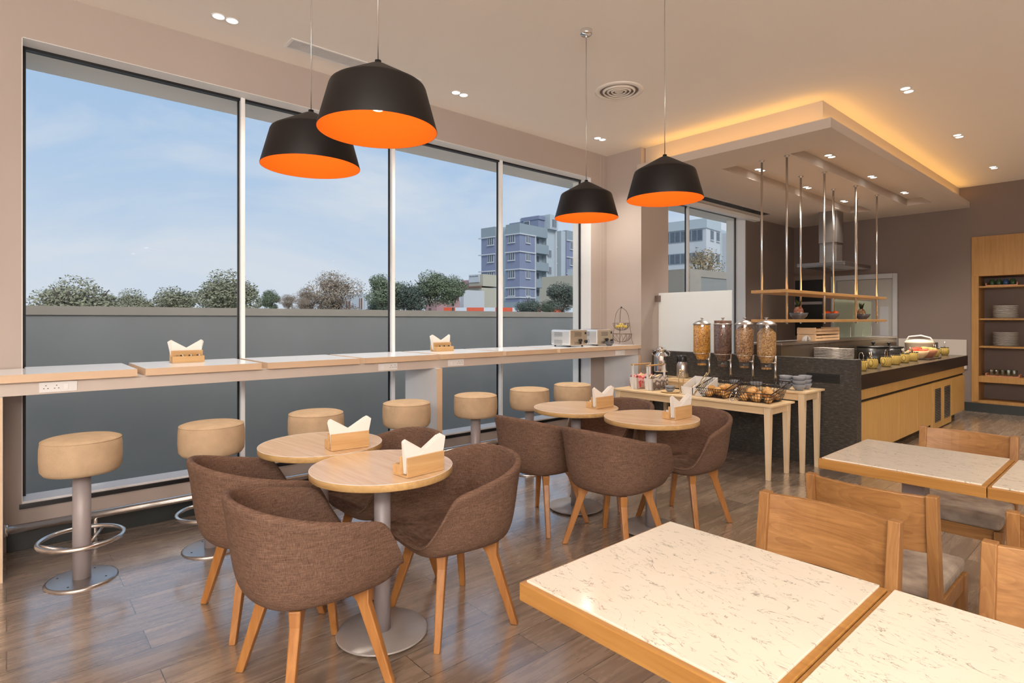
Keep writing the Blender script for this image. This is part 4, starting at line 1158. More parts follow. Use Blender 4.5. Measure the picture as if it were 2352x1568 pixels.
def loaf(x, y, z, rx, ry, rz, rot, lbl, grp, mat='crust', name='bread_roll', cat='bread'):
    m = MB().ell((0, 0, 0), rx, ry, rz, 18, 10)
    # a crease and slight irregularity
    for i, p in enumerate(m.v):
        k = 1+0.06*math.sin(p[0]*90+1)+0.05*math.sin(p[1]*70)
        m.v[i] = (p[0]*k, p[1]*k, p[2]*k - (0.006 if abs(p[0]) < rx*.15 and p[2] > 0 else 0))
    o = m.build(name, mat, None, loc=(x, y, z), rot=rot); tag(o, lbl, cat, grp); return o
loaf(-3.765, 5.19, ZF+.125, .026, .085, .028, 0, 'bread loaf in the red cloth basket', None, 'bread_pale', 'bread_loaf')
loaf(-3.585, 5.14, ZF+.125, .026, .055, .03, .2, 'bread loaf at the near end of the black checked cloth basket', None, 'bread_pale', 'bread_loaf')
loaf(-3.585, 5.27, ZF+.125, .026, .055, .03, -.2, 'bread loaf at the far end of the black checked cloth basket', None, 'bread_pale', 'bread_loaf')
# saucer and two dark bowls
o = MB().lathe([(0.0001, 0), (.06, 0), (.095, .010), (.095, .013), (.06, .005), (0.0001, .004)], n=36, cap=False).build('saucer', 'bread_pale', None, loc=(-3.335, 5.09, ZF)); tag(o, 'pale plate under the dark bowls on the low table', 'plate')
bowl(-3.335, 5.09, ZF+.006, .050, .035, 'ceramic_blue', 'lower dark bowl on the pale plate beside the bread basket')
bowl(-3.335, 5.09, ZF+.032, .052, .035, 'ceramic_blue', 'upper dark bowl on the pale plate beside the bread basket')
# slanted double bin with tongs
bn = thing('condiment_bin', 'white slanted two-compartment bin with rolls on the low table', 'bin', (-3.06, 5.19, ZF), 0)
m = MB()
def slab(m, x0, x1): 
    vs = [(x0, -.13, 0), (x1, -.13, 0), (x1, .13, 0), (x0, .13, 0), (x0, -.13, .075), (x1, -.13, .075), (x1, .13, .165), (x0, .13, .165)]
    m.add(vs, [(0,3,2,1), (4,5,6,7), (0,1,5,4), (1,2,6,5), (2,3,7,6), (3,0,4,7)])
slab(m, -.125, -.118); slab(m, -.004, .004); slab(m, .118, .125)
m.box(-.118, .118, -.13, -.123, 0, .075).box(-.118, .118, .123, .13, 0, .165)
m.box(-.118, .118, -.123, .123, 0, .008)
m.build('bin_body', 'white_paint', bn)
for i, (dx, dy) in enumerate(((-.06, -.07), (-.06, .03), (.06, -.06), (.062, .045))):
    loaf(-3.06+dx, 5.19+dy, ZF+.045+dy*.2, .04, .045, .032, .3*i, ('bread roll in the near left of the white bin', 'bread roll in the far left of the white bin', 'bread roll in the near right of the white bin', 'bread roll in the far right of the white bin')[i], 'rolls in the white bin')
def tongs(loc, rot, mat, lbl, L=.22, tilt=.5):
    t = thing('tongs', lbl, 'tongs', loc); t.rotation_euler = rot
    for s in (-1, 1):
        MB().tube([(0, 0, 0), (s*.018, L*.3, 0), (s*.024, L*.7, 0), (s*.012, L, 0)], .0045, 8).ell((s*.012, L+.012, 0), .011, .02, .004, 10, 6).build('arm', mat, t)
    MB().ring((0, -.004, 0), .010, .004, 14, 6).build('pivot', mat, t)
    return t
tongs((-3.18, 5.04, ZF+.025), (1.0, 0, .5), 'tong_brass', 'brass tongs leaning on the white bin, left pair')
tongs((-3.02, 5.03, ZF+.020), (0.95, 0, -.45), 'tong_brass', 'brass tongs leaning on the white bin, right pair')
# wire baskets of pastries
def wire_basket(x, y, w, d, h, rot, lbl):
    t = thing('wire_basket', lbl, 'basket', (x, y, ZF+.003), rot)
    wb_, db = w*.72, d*.72
    def loop(z):
        k = z/h; a = wb_+(w-wb_)*k; b = db+(d-db)*k; hz = z
        return [(-a, -b, hz*.62 if k == 1 else hz*.62), (a, -b, hz*.62), (a, b, hz*1.25), (-a, b, hz*1.25)]
    def hgt(px, py, k): return 0
    rimz = loop(h)
    m = MB(); m.tube(rimz, .005, 6, closed=True); m.build('rim', 'wire_dark', t)
    m = MB()
    for k in (0.0, .33, .66):
        m.tube(loop(h*k), .0028, 5, closed=True)
    def P(u, v, k):   # u, v in -1..1 around the wall
        a = wb_+(w-wb_)*k; b = db+(d-db)*k; z = h*k*(.62+(.63)*(v+1)/2)
        return (u*a, v*b, z)
    n = 12
    for i in range(n+1):
        u = -1+2*i/n
        m.tube([P(u, -1, 1), P(u, -1, 0), P(u, 1, 0), P(u, 1, 1)], .0024, 5)
    for i in range(1, n):
        v = -1+2*i/n
        m.tube([P(-1, v, 1), P(-1, v, 0), P(1, v, 0), P(1, v, 1)], .0024, 5)
    m.build('wire_mesh', 'wire_dark', t)
    return t
wire_basket(-2.83, 5.17, .15, .18, .14, 0, 'dark wire basket heaped with pastries, left of the two')
wire_basket(-2.44, 5.17, .19, .19, .14, 0, 'dark wire basket heaped with pastries, right of the two')
def heap(cx, cy, w, d, n, which, seed):
    random.seed(seed); pos = []
    for k in range(n):
        for tr in range(60):
            x = random.uniform(-w, w); y = random.uniform(-d, d)
            lay = 0 if k < n*.6 else 1
            if all((x-a)**2+(y-b)**2 > (.068 if lay == l else .05)**2 for a, b, l in pos): break
        pos.append((x, y, lay))
        z = ZF+.036+lay*.045+(y/d)*.012
        q = ('near' if y < -d/3 else 'far' if y > d/3 else 'central') + ' ' + ('left' if x < -w/3 else 'right' if x > w/3 else 'middle') + (', on top' if lay else ', at the bottom')
        loaf(cx+x, cy+y, z, .040, .030, .027, random.uniform(0, 3), 'golden pastry in the %s wire basket, %s' % (which, q), 'pastries in the %s wire basket %s' % (which, q), name='pastry', cat='pastry')
heap(-2.83, 5.19, .095, .11, 16, 'left', 3); heap(-2.44, 5.19, .13, .12, 22, 'right', 5)
tongs((-2.62, 5.08, ZF+.10), (-.75, 0, PI), 'steel', 'steel tongs hanging between the two wire baskets', L=.15)

# ------------------------------------------------------------------ things on the buffet bar
def wjar(x, y, lbl, tool=0):
    t = thing('woven_jar', lbl, 'jar', (x, y, .881), random.uniform(0, 3), 'woven condiment jars on the buffet bar')
    MB().lathe([(0.0001, 0), (.036, 0), (.050, .018), (.056, .055), (.053, .090), (.044, .108), (.040, .108), (.042, .09), (.035, .075), (0.0001, .07)], n=28, cap=False).build('jar_body', 'wicker', t)
    for k in range(14):
        a = 2*PI*k/14; MB().ell((.045*math.cos(a), .045*math.sin(a), .112), .0075, .0075, .006, 8, 5).build('rim_bead', 'niche_black', t)
    if tool == 1: MB().tube([(-.02, 0, .08), (-.022, 0, .16), (-.008, 0, .185), (.01, 0, .185), (.022, 0, .165), (.02, 0, .08)], .0028, 6).build('serving_tongs', 'steel', t)
    if tool == 2:
        MB().tube([(0, 0, .07), (.02, .01, .13), (.035, .02, .175)], .006, 8).build('spoon_handle', 'steel', t)
        MB().tube([(0, 0, .07), (.0, .02, .13), (.01, .03, .17)], .006, 8).build('spoon_handle', 'tong_brass', t)
    if tool == 3: MB().tube([(0, 0, .07), (0, 0, .20)], .006, 8).build('ladle_handle', 'steel', t)
JL = ['nearest the stone partition', 'second from the stone partition', 'third from the stone partition', 'fourth from the stone partition', 'fifth from the stone partition', 'sixth from the stone partition, beside the fruit bowl', 'seventh, just past the fruit bowls', 'farthest, by the back wall']
for i, (x, y, tl) in enumerate(((-2.03, 6.52, 1), (-2.05, 6.92, 2), (-2.03, 7.31, 1), (-2.05, 7.72, 0), (-2.06, 8.12, 2), (-2.07, 8.53, 2), (-2.13, 9.85, 2), (-2.12, 10.32, 3))):
    wjar(x, y, 'small yellow woven jar ' + JL[i], tl)
def pot(x, y, r, h, lbl):
    t = thing('cooking_pot', lbl, 'pot', (x, y, .881))
    MB().lathe([(0.0001, 0), (r, 0), (r+.004, .01), (r+.004, h), (0.0001, h)], n=40, cap=False).build('pot_body', 'pot_black', t)
    MB().lathe([(r+.009, h), (r+.009, h+.006), (r*.6, h+.014), (0.0001, h+.018)], n=40, cap=False).build('lid', 'pot_black', t)
    MB().lathe([(.010, h+.015), (.010, h+.035), (.022, h+.045), (.022, h+.055), (.016, h+.06), (0.0001, h+.061)], n=20, cap=False).build('lid_knob', 'plastic_black', t)
    for s in (-1, 1): MB().tube([(s*(r), -.04, h*.75), (s*(r+.03), -.03, h*.78), (s*(r+.03), .03, h*.78), (s*(r), .04, h*.75)], .006, 8).build('side_handle', 'plastic_black', t)
pot(-2.34, 7.93, .165, .19, 'wide black cooking pot with a knob lid, nearer the plates')
pot(-2.36, 8.60, .165, .165, 'wide black cooking pot with a knob lid, farther along the bar')
plate_stack(-2.48, 6.85, .881, 13, .095, '', 'square white plates on the buffet bar', lbl='the plate stack nearest the stone partition', square=True)
plate_stack(-2.46, 7.10, .881, 12, .08, '', 'square white plates on the buffet bar', lbl='the middle plate stack on the bar', square=True)
plate_stack(-2.50, 7.50, .881, 11, .07, '', 'square white plates on the buffet bar', lbl='the plate stack touching the first pot', square=True)
o = MB().lathe([(0.0001, 0), (.07, 0), (.13, .02), (.13, .024), (.07, .006), (0.0001, .006)], n=36, cap=False).build('glass_lid', 'ceramic_white', None, loc=(-2.23, 6.75, .881)); tag(o, 'shallow pale dish lying before the black pots', 'dish')
ck = thing('rice_cooker', 'cream coloured round rice cooker with a carrying handle', 'cooker', (-2.36, 10.02, .881))
MB().lathe([(0.0001, 0), (.15, 0), (.17, .02), (.178, .17), (.182, .175), (.182, .195), (.16, .215), (.06, .232), (0.0001, .235)], n=40, cap=False).build('cooker_body', 'cooker_cream', ck)
MB().tube([(-.17, 0, .20), (-.13, 0, .27), (.02, 0, .29), (.13, 0, .26), (.175, 0, .20)], .010, 10).build('handle', 'panel_white', ck)
bx = MB().box(-.12, .12, -.10, .10, 0, .18).build('storage_tin', 'plastic_black', None, bevel=.006, loc=(-2.35, 10.38, .881)); tag(bx, 'black square tin behind the farthest woven jars', 'tin')
pl = MB().box(-.15, .15, -.30, .30, 0, .012).build('slate_tray', 'dark_fascia', None, bevel=.004, loc=(-2.13, 9.18, .881)); tag(pl, 'dark flat tray under the fruit bowls on the bar', 'tray')
def fruit_bowl(x, y, r, h, mat, lbl, pieces, fm, fl):
    t = bowl(x, y, .893, r, h, mat, lbl)
    random.seed(11)
    for k in range(pieces):
        a = random.uniform(0, 6.28); q = random.uniform(0, r*.7); s = .022
        o = MB().box(-s, s, -s, s, -s*.7, s*.7).build('fruit_piece', fm, None, bevel=.005, loc=(x+q*math.cos(a), y+q*math.sin(a), .893+h*.92+(.05*(1-q/r))*random.uniform(.4, 1)), rot=a)
        tag(o, fl, 'fruit', fl)
fruit_bowl(-2.14, 8.98, .13, .10, 'bread_pale', 'pale faceted bowl heaped with watermelon, nearest the jars', 22, 'watermelon', 'red watermelon chunk heaped in the pale faceted bowl')
fruit_bowl(-2.12, 9.38, .12, .10, 'tray_wood', 'amber glass bowl behind the watermelon bowl', 12, 'melon', 'pale melon chunk in the amber glass bowl')
bt = thing('buffet_dish', 'rectangular white dish of fruit behind the woven jars', 'dish', (-2.36, 9.05, .881))
MB().box(-.13, .13, -.2, .2, 0, .05).build('dish_body', 'ceramic_white', bt, bevel=.01)
MB().box(-.115, .115, -.185, .185, .05, .075).build('fruit_filling', 'melon', bt, bevel=.01)

# things on the pass ledge
cr = thing('wooden_crate', 'light wooden crate, lower of the two on the pass ledge', 'crate', (-2.71, 7.25, 1.156))
def crate(t, w=.10, d=.36, h=.062):
    for sx in (-1, 1):
        for z in (.004, .036):
            MB().box(sx*w-.004, sx*w+.004, -d, d, z, z+.024).build('side_slat', 'crate_wood', t, bevel=.001)
    for sy in (-1, 1): MB().box(-w, w, sy*d-.004, sy*d+.004, .004, h+.012).build('end_board', 'crate_wood', t, bevel=.001)
    for sx in (-1, 1):
        for sy in (-1, 1): MB().box(sx*(w-.012)-.01, sx*(w-.012)+.01, sy*(d-.016)-.01, sy*(d-.016)+.01, 0, h+.014).build('corner_post', 'crate_wood', t)
    MB().box(-w, w, -d, d, 0, .005).build('crate_base', 'crate_wood', t)
crate(cr)
c2 = copy_tree(cr); c2.location = (-2.71, 7.25, 1.156+.078); c2['label'] = 'light wooden crate, upper of the two on the pass ledge'
bg = MB()
for k in range(6): bg.tube([(-.02+k*.006, -.06+k*.008, .006), (-.01+k*.004, -.05+k*.01, .05+.004*k), (.01, 0, .065), (.02, .05-.004*k, .045), (.02-k*.005, .06, .006)], .005, 8)
o = bg.build('cable_bundle', 'panel_white', None, loc=(-2.66, 6.76, 1.156)); tag(o, 'white coiled cable lying beside the crates on the pass ledge', 'cable')

# hanging shelf contents
def fruitbowl2(y, lbl, rot=0, r=.098): 
    o = bowl(-2.70, y, 1.405, r, .072, 'ceramic_grey', lbl, 'dark bowls on the hanging shelf'); return o
fruitbowl2(6.66, 'dark grey bowl with a reddish pineapple, left on the hanging shelf')
fruitbowl2(7.60, 'dark grey bowl of orange-red tomatoes in the middle of the hanging shelf')
fruitbowl2(8.72, 'dark grey bowl with a greenish pineapple, right on the hanging shelf')
def pineapple(x, y, z, lean, mat, lbl):
    t = thing('pineapple', lbl, 'pineapple', (x, y, z)); t.rotation_euler = (lean, 0, 0)
    m = MB().ell((0, 0, .055), .050, .050, .062, 20, 12); m.build('fruit_body', mat, t)
    for k in range(26):
        a = k*2.4; L = .10-.002*k; q = .55-.012*k; w = .010
        dx, dy = math.cos(a), math.sin(a)
        p0 = (dx*.012, dy*.012, .105); p1 = (dx*(.012+L*.35*q), dy*(.012+L*.35*q), .105+L*.55); p2 = (dx*(.012+L*.75*q), dy*(.012+L*.75*q), .105+L)
        sx, sy = -dy*w, dx*w
        MB().add([(p0[0]-sx, p0[1]-sy, p0[2]), (p0[0]+sx, p0[1]+sy, p0[2]), (p1[0]-sx*.7, p1[1]-sy*.7, p1[2]), (p1[0]+sx*.7, p1[1]+sy*.7, p1[2]), p2, (p1[0]*.9, p1[1]*.9, p1[2]-.004), (p0[0]*.7, p0[1]*.7, p0[2]-.003)],
                 [(0,1,3,2), (2,3,4), (0,2,5,6), (6,5,3,1), (5,2,4), (5,4,3)], True).build('crown_leaf', 'leaf_green', t)
cereal('pine_red', (0.55, 0.16, 0.09), (0.34, 0.10, 0.06), (0.62, 0.40, 0.25), 48)
cereal('pine_brown', (0.42, 0.24, 0.12), (0.26, 0.13, 0.07), (0.60, 0.48, 0.28), 48)
pineapple(-2.70, 6.665, 1.435, .12, 'pine_red', 'reddish pineapple in the left bowl of the hanging shelf')
pineapple(-2.70, 8.68, 1.435, .05, 'pine_brown', 'brownish green pineapple in the right bowl of the hanging shelf')
for i, (x, y, z, lb) in enumerate(((-2.72, 7.55, 1.476, 'rear left'), (-2.66, 7.62, 1.475, 'front'), (-2.735, 7.66, 1.470, 'rear right'))):
    o = MB().ell((0, 0, 0), .042, .042, .034, 20, 12).build('tomato', 'tomato', None, loc=(x, y, z)); tag(o, 'large orange-red tomato, %s one in the middle shelf bowl' % lb, 'tomato', 'tomatoes in the middle shelf bowl')

# ------------------------------------------------------------------ window counter: toasters, bowl, wire stand
ZC = 1.1045
def toaster(x, y, lbl):
    t = thing('toaster', lbl, 'toaster', (x, y, ZC), 0, 'steel toasters on the window counter')
    L, W2, Hh = .135, .15, .185
    MB().box(-W2, W2, -L, L, .012, Hh).build('body', 'steel_shell', t, bevel=.022, seg=4)
    fp = MB().box(W2-.012, W2+.004, -L+.004, L-.004, .014, Hh-.004).build('front_plate', 'steel_tan', t, bevel=.003)
    hl = MB()
    for r in range(5):
        for c in range(9):
            y0 = -.07+c*.013+(r % 2)*.0065; z0 = .115+r*.010
            hl.box(W2+.0035, W2+.0048, y0-.003, y0+.003, z0-.003, z0+.003)
            if r < 3: hl.box(W2+.0035, W2+.0048, y0-.003, y0+.003, z0-.085-.003, z0-.085+.003)
    hl.build('vent_holes', 'niche_black', fp)
    h2 = MB()
    for r in range(5):
        for c in range(9):
            x0 = -.09+c*.014+(r % 2)*.007; z0 = .115+r*.010
            h2.box(x0-.003, x0+.003, -L-.0006, -L+.001, z0-.003, z0+.003)
            h2.box(x0-.003, x0+.003, -L-.0006, -L+.001, z0-.085-.003, z0-.085+.003)
    h2.build('side_vent_holes', 'niche_black', t)
    MB().tube([(W2+.004, .01, .07), (W2+.03, .01, .07)], .016, 12).box(W2+.01, W2+.028, .004, .016, .03, .07).build('lever_handle', 'plastic_black', t)
    MB().tube([(W2+.004, .105, .055), (W2+.022, .105, .055)], .018, 16).build('timer_dial', 'plastic_black', t)
    MB().box(W2+.004, W2+.008, .095, .115, .135, .16).build('power_switch', 'plastic_black', t)
    for y0 in (-.075, -.025, .025, .075): MB().box(-.11, .11, y0-.012, y0+.012, Hh-.002, Hh+.001).build('bread_slot', 'niche_black', t)
    for sx in (-1, 1):
        for sy in (-1, 1): MB().cyl(sx*.11, sy*.10, 0, .014, .012, 12).build('foot', 'plastic_black', t)
plain('steel_shell', (0.80, 0.78, 0.76), 0.3, metal=0.7, var=0.05)
plain('steel_tan', (0.60, 0.50, 0.38), 0.35, metal=0.6, var=0.05)
toaster(-4.38, 4.70, 'steel four-slot toaster on the window counter, left of the two')
toaster(-4.38, 5.15, 'steel four-slot toaster on the window counter, right of the two')
bowl(-4.17, 5.15, ZC, .055, .05, 'ceramic_grey', 'small dark banded bowl beside the right toaster')
wsx = thing('wire_fruit_stand', 'two-tier wire fruit stand with an arched frame at the counter end', 'stand', (-4.24, 5.46, ZC))
m = MB()
for a in (0.3, 2.39, 4.49):
    c, s = math.cos(a), math.sin(a)
    pts = [(c*.155, s*.155, .004), (c*.145, s*.145, .01), (c*.13, s*.13, .06), (c*.108, s*.108, .20), (c*.098, s*.098, .28), (c*.085, s*.085, .35), (c*.06, s*.06, .40), (c*.025, s*.025, .43), (0, 0, .437)]
    MB().tube(pts, .0032, 8).build('frame_leg', 'wire_bronze', wsx)
def wbasket(z, r, h, nm):
    b = MB(); b.ring((0, 0, z), r, .003, 40, 6)
    for k in range(14):
        a = 2*PI*k/14; pts = []
        for j in range(7):
            q = j/6; rr = r*math.cos(q*PI/2*.93); pts.append((rr*math.cos(a+q*.35), rr*math.sin(a+q*.35), z-h*math.sin(q*PI/2)))
        b.tube(pts, .0016, 5)
        pts = []
        for j in range(7):
            q = j/6; rr = r*math.cos(q*PI/2*.93); pts.append((rr*math.cos(a-q*.35), rr*math.sin(a-q*.35), z-h*math.sin(q*PI/2)))
        b.tube(pts, .0016, 5)
    b.ring((0, 0, z-h*.995), r*.1, .0025, 16, 6)
    b.build(nm, 'wire_bronze', wsx)
wbasket(.255, .100, .085, 'upper_basket'); wbasket(.128, .125, .095, 'lower_basket')
MB().ell((0, 0, .443), .009, .009, .009, 10, 8).build('top_knob', 'wire_dark', wsx)
random.seed(4)
for k in range(7):
    a = k*.9; o = MB().ell((0, 0, 0), .030, .018, .016, 12, 8).build('butter_pat', 'banana', None, loc=(-4.24+.045*math.cos(a)*(k > 0), 5.46+.045*math.sin(a)*(k > 0), ZC+.215+(.025 if k == 0 else 0)), rot=a)
    tag(o, 'small yellow packet in the upper basket of the wire stand', 'packet', 'yellow packets in the wire stand')

# ------------------------------------------------------------------ napkin holders
def make_holder():
    t = thing('napkin_holder', 'x', 'napkin holder', group='wooden napkin holders')
    # long side along y, napkins in the +x half, sachet tray in the -x half
    MB().box(-.052, .050, -.098, .098, 0, .007).build('holder_base', 'holder_wood', t, bevel=.001)
    MB().box(.042, .050, -.098, .098, .007, .082).build('outer_panel', 'holder_wood', t, bevel=.001)
    MB().box(-.006, .002, -.098, .098, .007, .082).build('middle_panel', 'holder_wood', t, bevel=.001)
    MB().box(-.052, -.044, -.098, .098, .007, .045).build('tray_front', 'holder_wood', t, bevel=.001)
    for s in (-1, 1): MB().box(-.044, -.006, s*.094-.004, s*.094+.004, .007, .045).build('tray_end', 'holder_wood', t, bevel=.001)
    # napkin fan: two stacks of sheets pointing up to the two ends
    for s in (-1, 1):
        for k in range(5):
            x = .006+k*.0072+(0.0018 if s > 0 else 0); j = (k-2)*.004
            yo = s*(.105+j); 
            pts = [(s*.086, .010), (yo, .150-abs(j)), (s*(.092+j), .156-abs(j)), (-s*.030, .082), (-s*.05, .010)]
            vs = [(x, a, b) for a, b in pts] + [(x+.0035, a, b) for a, b in pts]
            n = 5
            fs = [tuple(range(n)), tuple(reversed(range(n, 2*n)))] + [(i, n+i, n+(i+1) % n, (i+1) % n) for i in range(n)]
            MB().add(vs, fs).build('napkin', 'paper', t)
    for k in range(9):
        yy = -.07+k*.017
        MB().box(-.030-.010, -.030+.012, -.002, .002, -.02, .022, Matrix.Rotation(.3*math.sin(k*2), 4, 'X')).build('sachet', ('paper', 'niche_black', 'wicker_tan')[k % 3], t, loc=(0, yy, .032))
    return t
nh = make_holder()
NH = [(-2.105, 1.325, .75, .10, 'wooden napkin holder on the front round table'),
      (-2.755, 1.305, .75, -.10, 'wooden napkin holder on the rear near round table'),
      (-2.775, 3.32, .75, 0, 'wooden napkin holder on the round table nearer the window stools'),
      (-2.135, 3.345, .75, 0, 'wooden napkin holder on the round table nearer the buffet'),
      (-4.50, .945, ZC, PI, 'wooden napkin holder on the window counter, left one'),
      (-4.50, 3.085, ZC, PI, 'wooden napkin holder on the window counter, middle of the window')]
for i, (x, y, z, r, lb) in enumerate(NH):
    o = nh if i == 0 else copy_tree(nh)
    o.location = (x, y, z); o.rotation_euler = (0, 0, r); o['label'] = lb

# ------------------------------------------------------------------ outdoors: trees
def crown_mesh(mat, seed, dens=1.0, leaf=.055):
    """unit crown: lobes of small leaf blades plus a few boughs"""
    random.seed(seed); m = MB()
    lobes = []
    for k in range(13):
        a = random.uniform(0, 2*PI); r = random.uniform(.15, .62); z = random.uniform(-.8, .45)*(1-.3*r)
        lobes.append((r*math.cos(a), r*math.sin(a), z, random.uniform(.28, .46)))
    lobes.append((0, 0, .35, .5)); lobes.append((0, 0, 0, .55))
    N_ = int(9000*dens)
    for i in range(N_):
        lx, ly, lz, lr = random.choice(lobes)
        v = Vector((random.gauss(0, 1), random.gauss(0, 1), random.gauss(0, 1))).normalized()
        q = lr*random.uniform(.45, 1.1)**.7
        c = Vector((lx, ly, lz)) + Vector((v.x*q, v.y*q, v.z*q*.8))
        u = Vector((random.gauss(0, 1), random.gauss(0, 1), random.gauss(0, .6))).normalized()
        w = u.cross(v+Vector((.1, .2, .3))).normalized()
        s = leaf*random.uniform(.45, 1.0)
        m.add([c-u*s, c+w*s*.45, c+u*s, c-w*s*.45], [(0, 1, 2, 3)])
    o = m.build('foliage', mat); me = o.data; bpy.data.objects.remove(o); return me
def bough_mesh(seed):
    random.seed(seed); m = MB()
    for k in range(11):
        a = k*2.4; r = random.uniform(.4, .8); h = random.uniform(.1, .7)
        m.tube([(0, 0, -1.0), (r*.25*math.cos(a), r*.25*math.sin(a), -.55), (r*.6*math.cos(a), r*.6*math.sin(a), -.1+h*.2), (r*math.cos(a+.2), r*math.sin(a+.2), h*.7)], .016, 5)
    o = m.build('boughs', 'bark'); me = o.data; bpy.data.objects.remove(o); return me
CR = {'grey': [crown_mesh('foliage_grey', s, 1.3) for s in (1, 2)], 'green': [crown_mesh('foliage_green', s) for s in (3, 4)], 'brown': [crown_mesh('foliage_brown', 5, .9, .045)],
      'dark': [crown_mesh('foliage_dark', 6)], 'olive': [crown_mesh('foliage_olive', 7, .3, .05)]}
BO = [bough_mesh(1), bough_mesh(2)]
def tree(x, y, r, ztop, kind, lbl, grp='trees beyond the boundary wall', zb=-1.5, flat=.95):
    t = thing('tree', lbl, 'tree', (x, y, zb), random.uniform(0, 6), grp)
    rz = r*flat; zc = ztop-rz*.84-zb
    o = bpy.data.objects.new('foliage', random.choice(CR[kind])); COL.objects.link(o); o.parent = t; o.location = (0, 0, zc); o.scale = (r, r, rz); o.rotation_euler = (0, 0, random.uniform(0, 6))
    b = bpy.data.objects.new('boughs', random.choice(BO)); COL.objects.link(b); b.parent = t; b.location = (0, 0, zc); b.scale = (r*.85, r*.85, rz*.85)
    MB().tube([(0, 0, 0), (r*.03, 0, max(.3, zc-rz)*.6), (0, 0, max(.4, zc-rz*.9))], r*.06, 8).build('trunk', 'bark', t)
random.seed(21)
for x, y, r, zt, kd, lb in (
    (-44.0, 3.2, 2.6, 4.35, 'grey', 'broad grey-green tree at the far left beyond the boundary wall'),
    (-41.6, 5.75, 1.5, 3.45, 'grey', 'smaller grey-green tree on the right flank of the far left tree'),
    (-40.2, 7.6, 1.9, 3.6, 'grey', 'low grey-green tree in the middle of the left window pane'),
    (-37.9, 10.1, 2.2, 4.7, 'grey', 'grey-green tree crossed by the first window mullion'),
    (-36.3, 12.2, .85, 3.35, 'green', 'small round green tree right of the first window mullion'),
    (-35.5, 13.0, .65, 3.05, 'brown', 'small brownish tree in the second window pane'),
    (-34.9, 13.75, .5, 2.85, 'brown', 'tiny bare-looking tree left of the large brown tree'),
    (-36.3, 14.6, 1.15, 3.6, 'brown', 'brown-green tree at the left edge of the large brown tree'),
    (-35.4, 16.0, 2.0, 4.75, 'brown', 'large brown tree in the second window pane'),
    (-31.4, 17.2, 1.5, 4.35, 'green', 'green tree left of the second window mullion'),
    (-30.6, 18.3, 1.6, 3.9, 'dark', 'dark green tree right of the second window mullion'),
    (-33.6, 18.5, 1.6, 3.3, 'dark', 'dark green tree mass behind the second window mullion'),
    (-29.9, 19.6, 1.5, 4.6, 'green', 'tall green tree before the pink wall'),
    (-29.0, 20.7, 1.3, 4.3, 'green', 'dense green tree left of the blue apartment block'),
    (-24.2, 25.4, 1.3, 3.85, 'dark', 'dark green tree in front of the cream building'),
    (-25.6, 24.0, 1.1, 2.85, 'dark', 'low dark bush at the foot of the blue apartment block'),
    (-24.9, 24.8, .7, 2.7, 'green', 'low green bush left of the cream building tree'),
    (-23.0, 26.3, .6, 3.1, 'green', 'bright green bush beside the dark tree at the window edge'),
    (-18.6, 31.9, 1.75, 6.1, 'olive', 'sparse brown-leaved tree in front of the white building')):
    tree(x, y, r, zt, kd, lb)

# ------------------------------------------------------------------ outdoors: buildings
# every building stands in its own frame: origin at its nearest corner, the street face y = 0, the side face x = 0
GZ = -1.5; STREET = 0.1283
def win(par, face, u, z, w, h, bars=2, mat='window_dark', frame='plaster_white', off=0.0, sill=True):
    """window on a building face: face 'y' looks to -y at y = off, face 'x' looks to +x at x = off"""
    R = Matrix(((1, 0, 0, u), (0, 1, 0, off), (0, 0, 1, z), (0, 0, 0, 1))) if face == 'y' else Matrix(((0, -1, 0, off), (1, 0, 0, u), (0, 0, 1, z), (0, 0, 0, 1)))
    f = MB().box(-w/2-.09, w/2+.09, -.06, .02, -h/2-.09, h/2+.09, R).build('window', frame, par)
    MB().box(-w/2, w/2, -.08, -.05, -h/2, h/2, R).build('pane', mat, f)
    for i in range(1, bars+1): MB().box(-w/2+w*i/(bars+1)-.035, -w/2+w*i/(bars+1)+.035, -.11, -.07, -h/2, h/2, R).build('glazing_bar', frame, f)
    if sill: MB().box(-w/2-.15, w/2+.15, -.20, .02, -h/2-.2, -h/2-.09, R).build('window_ledge', 'plaster_white', f)
def P(par, nm, mat, *b):
    m = MB()
    for q in b: m.box(*q)
    return m.build(nm, mat, par)
ab = thing('apartment_block', 'blue and grey apartment block rising behind the boundary wall', 'building', (-66.74, 60.39, 0), STREET)
P(ab, 'corner_block', 'plaster_blue', (-2.89, 0, 0, 3.81, 4.2, 14.94))
P(ab, 'left_block', 'plaster_blue', (-8.39, -5.22, 0, 3.81, 4.2, 14.94))
P(ab, 'ground_storey', 'plaster_grey', (-8.39, 0.0, 0.01, 3.8, GZ, 4.2))
P(ab, 'corner_parapet', 'plaster_grey', (-2.89, 0.03, -.03, 7.1, 14.94, 16.56))
P(ab, 'left_parapet', 'plaster_grey', (-8.42, -5.22, -.03, 3.81, 14.94, 16.56))
P(ab, 'pipe_recess', 'plaster_pale', (-5.22, -2.89, .6, 3.81, GZ, 16.4))
for q in (-5.1, -4.7, -4.3, -3.15): P(ab, 'downpipe', 'plaster_white', (q, q+.18, .4, .6, GZ, 16.5))
for z in (4.95, 6.52, 9.39, 12.15, 14.94):
    P(ab, 'floor_band', 'plaster_white', (-2.95, .22, -.22, 0, z-.13, z+.05)); P(ab, 'floor_band', 'plaster_white', (0, .22, 0, 3.9, z-.13, z+.05))
    P(ab, 'floor_band', 'plaster_white', (-8.9, -5.2, -.22, 0, z-.13, z+.05))
P(ab, 'corner_pilaster', 'plaster_white', (-.2, .14, 3.75, 3.95, GZ, 14.9))
P(ab, 'balcony_bay', 'plaster_pale', (-5, -1.1, 3.81, 7.07, GZ, 16.5))
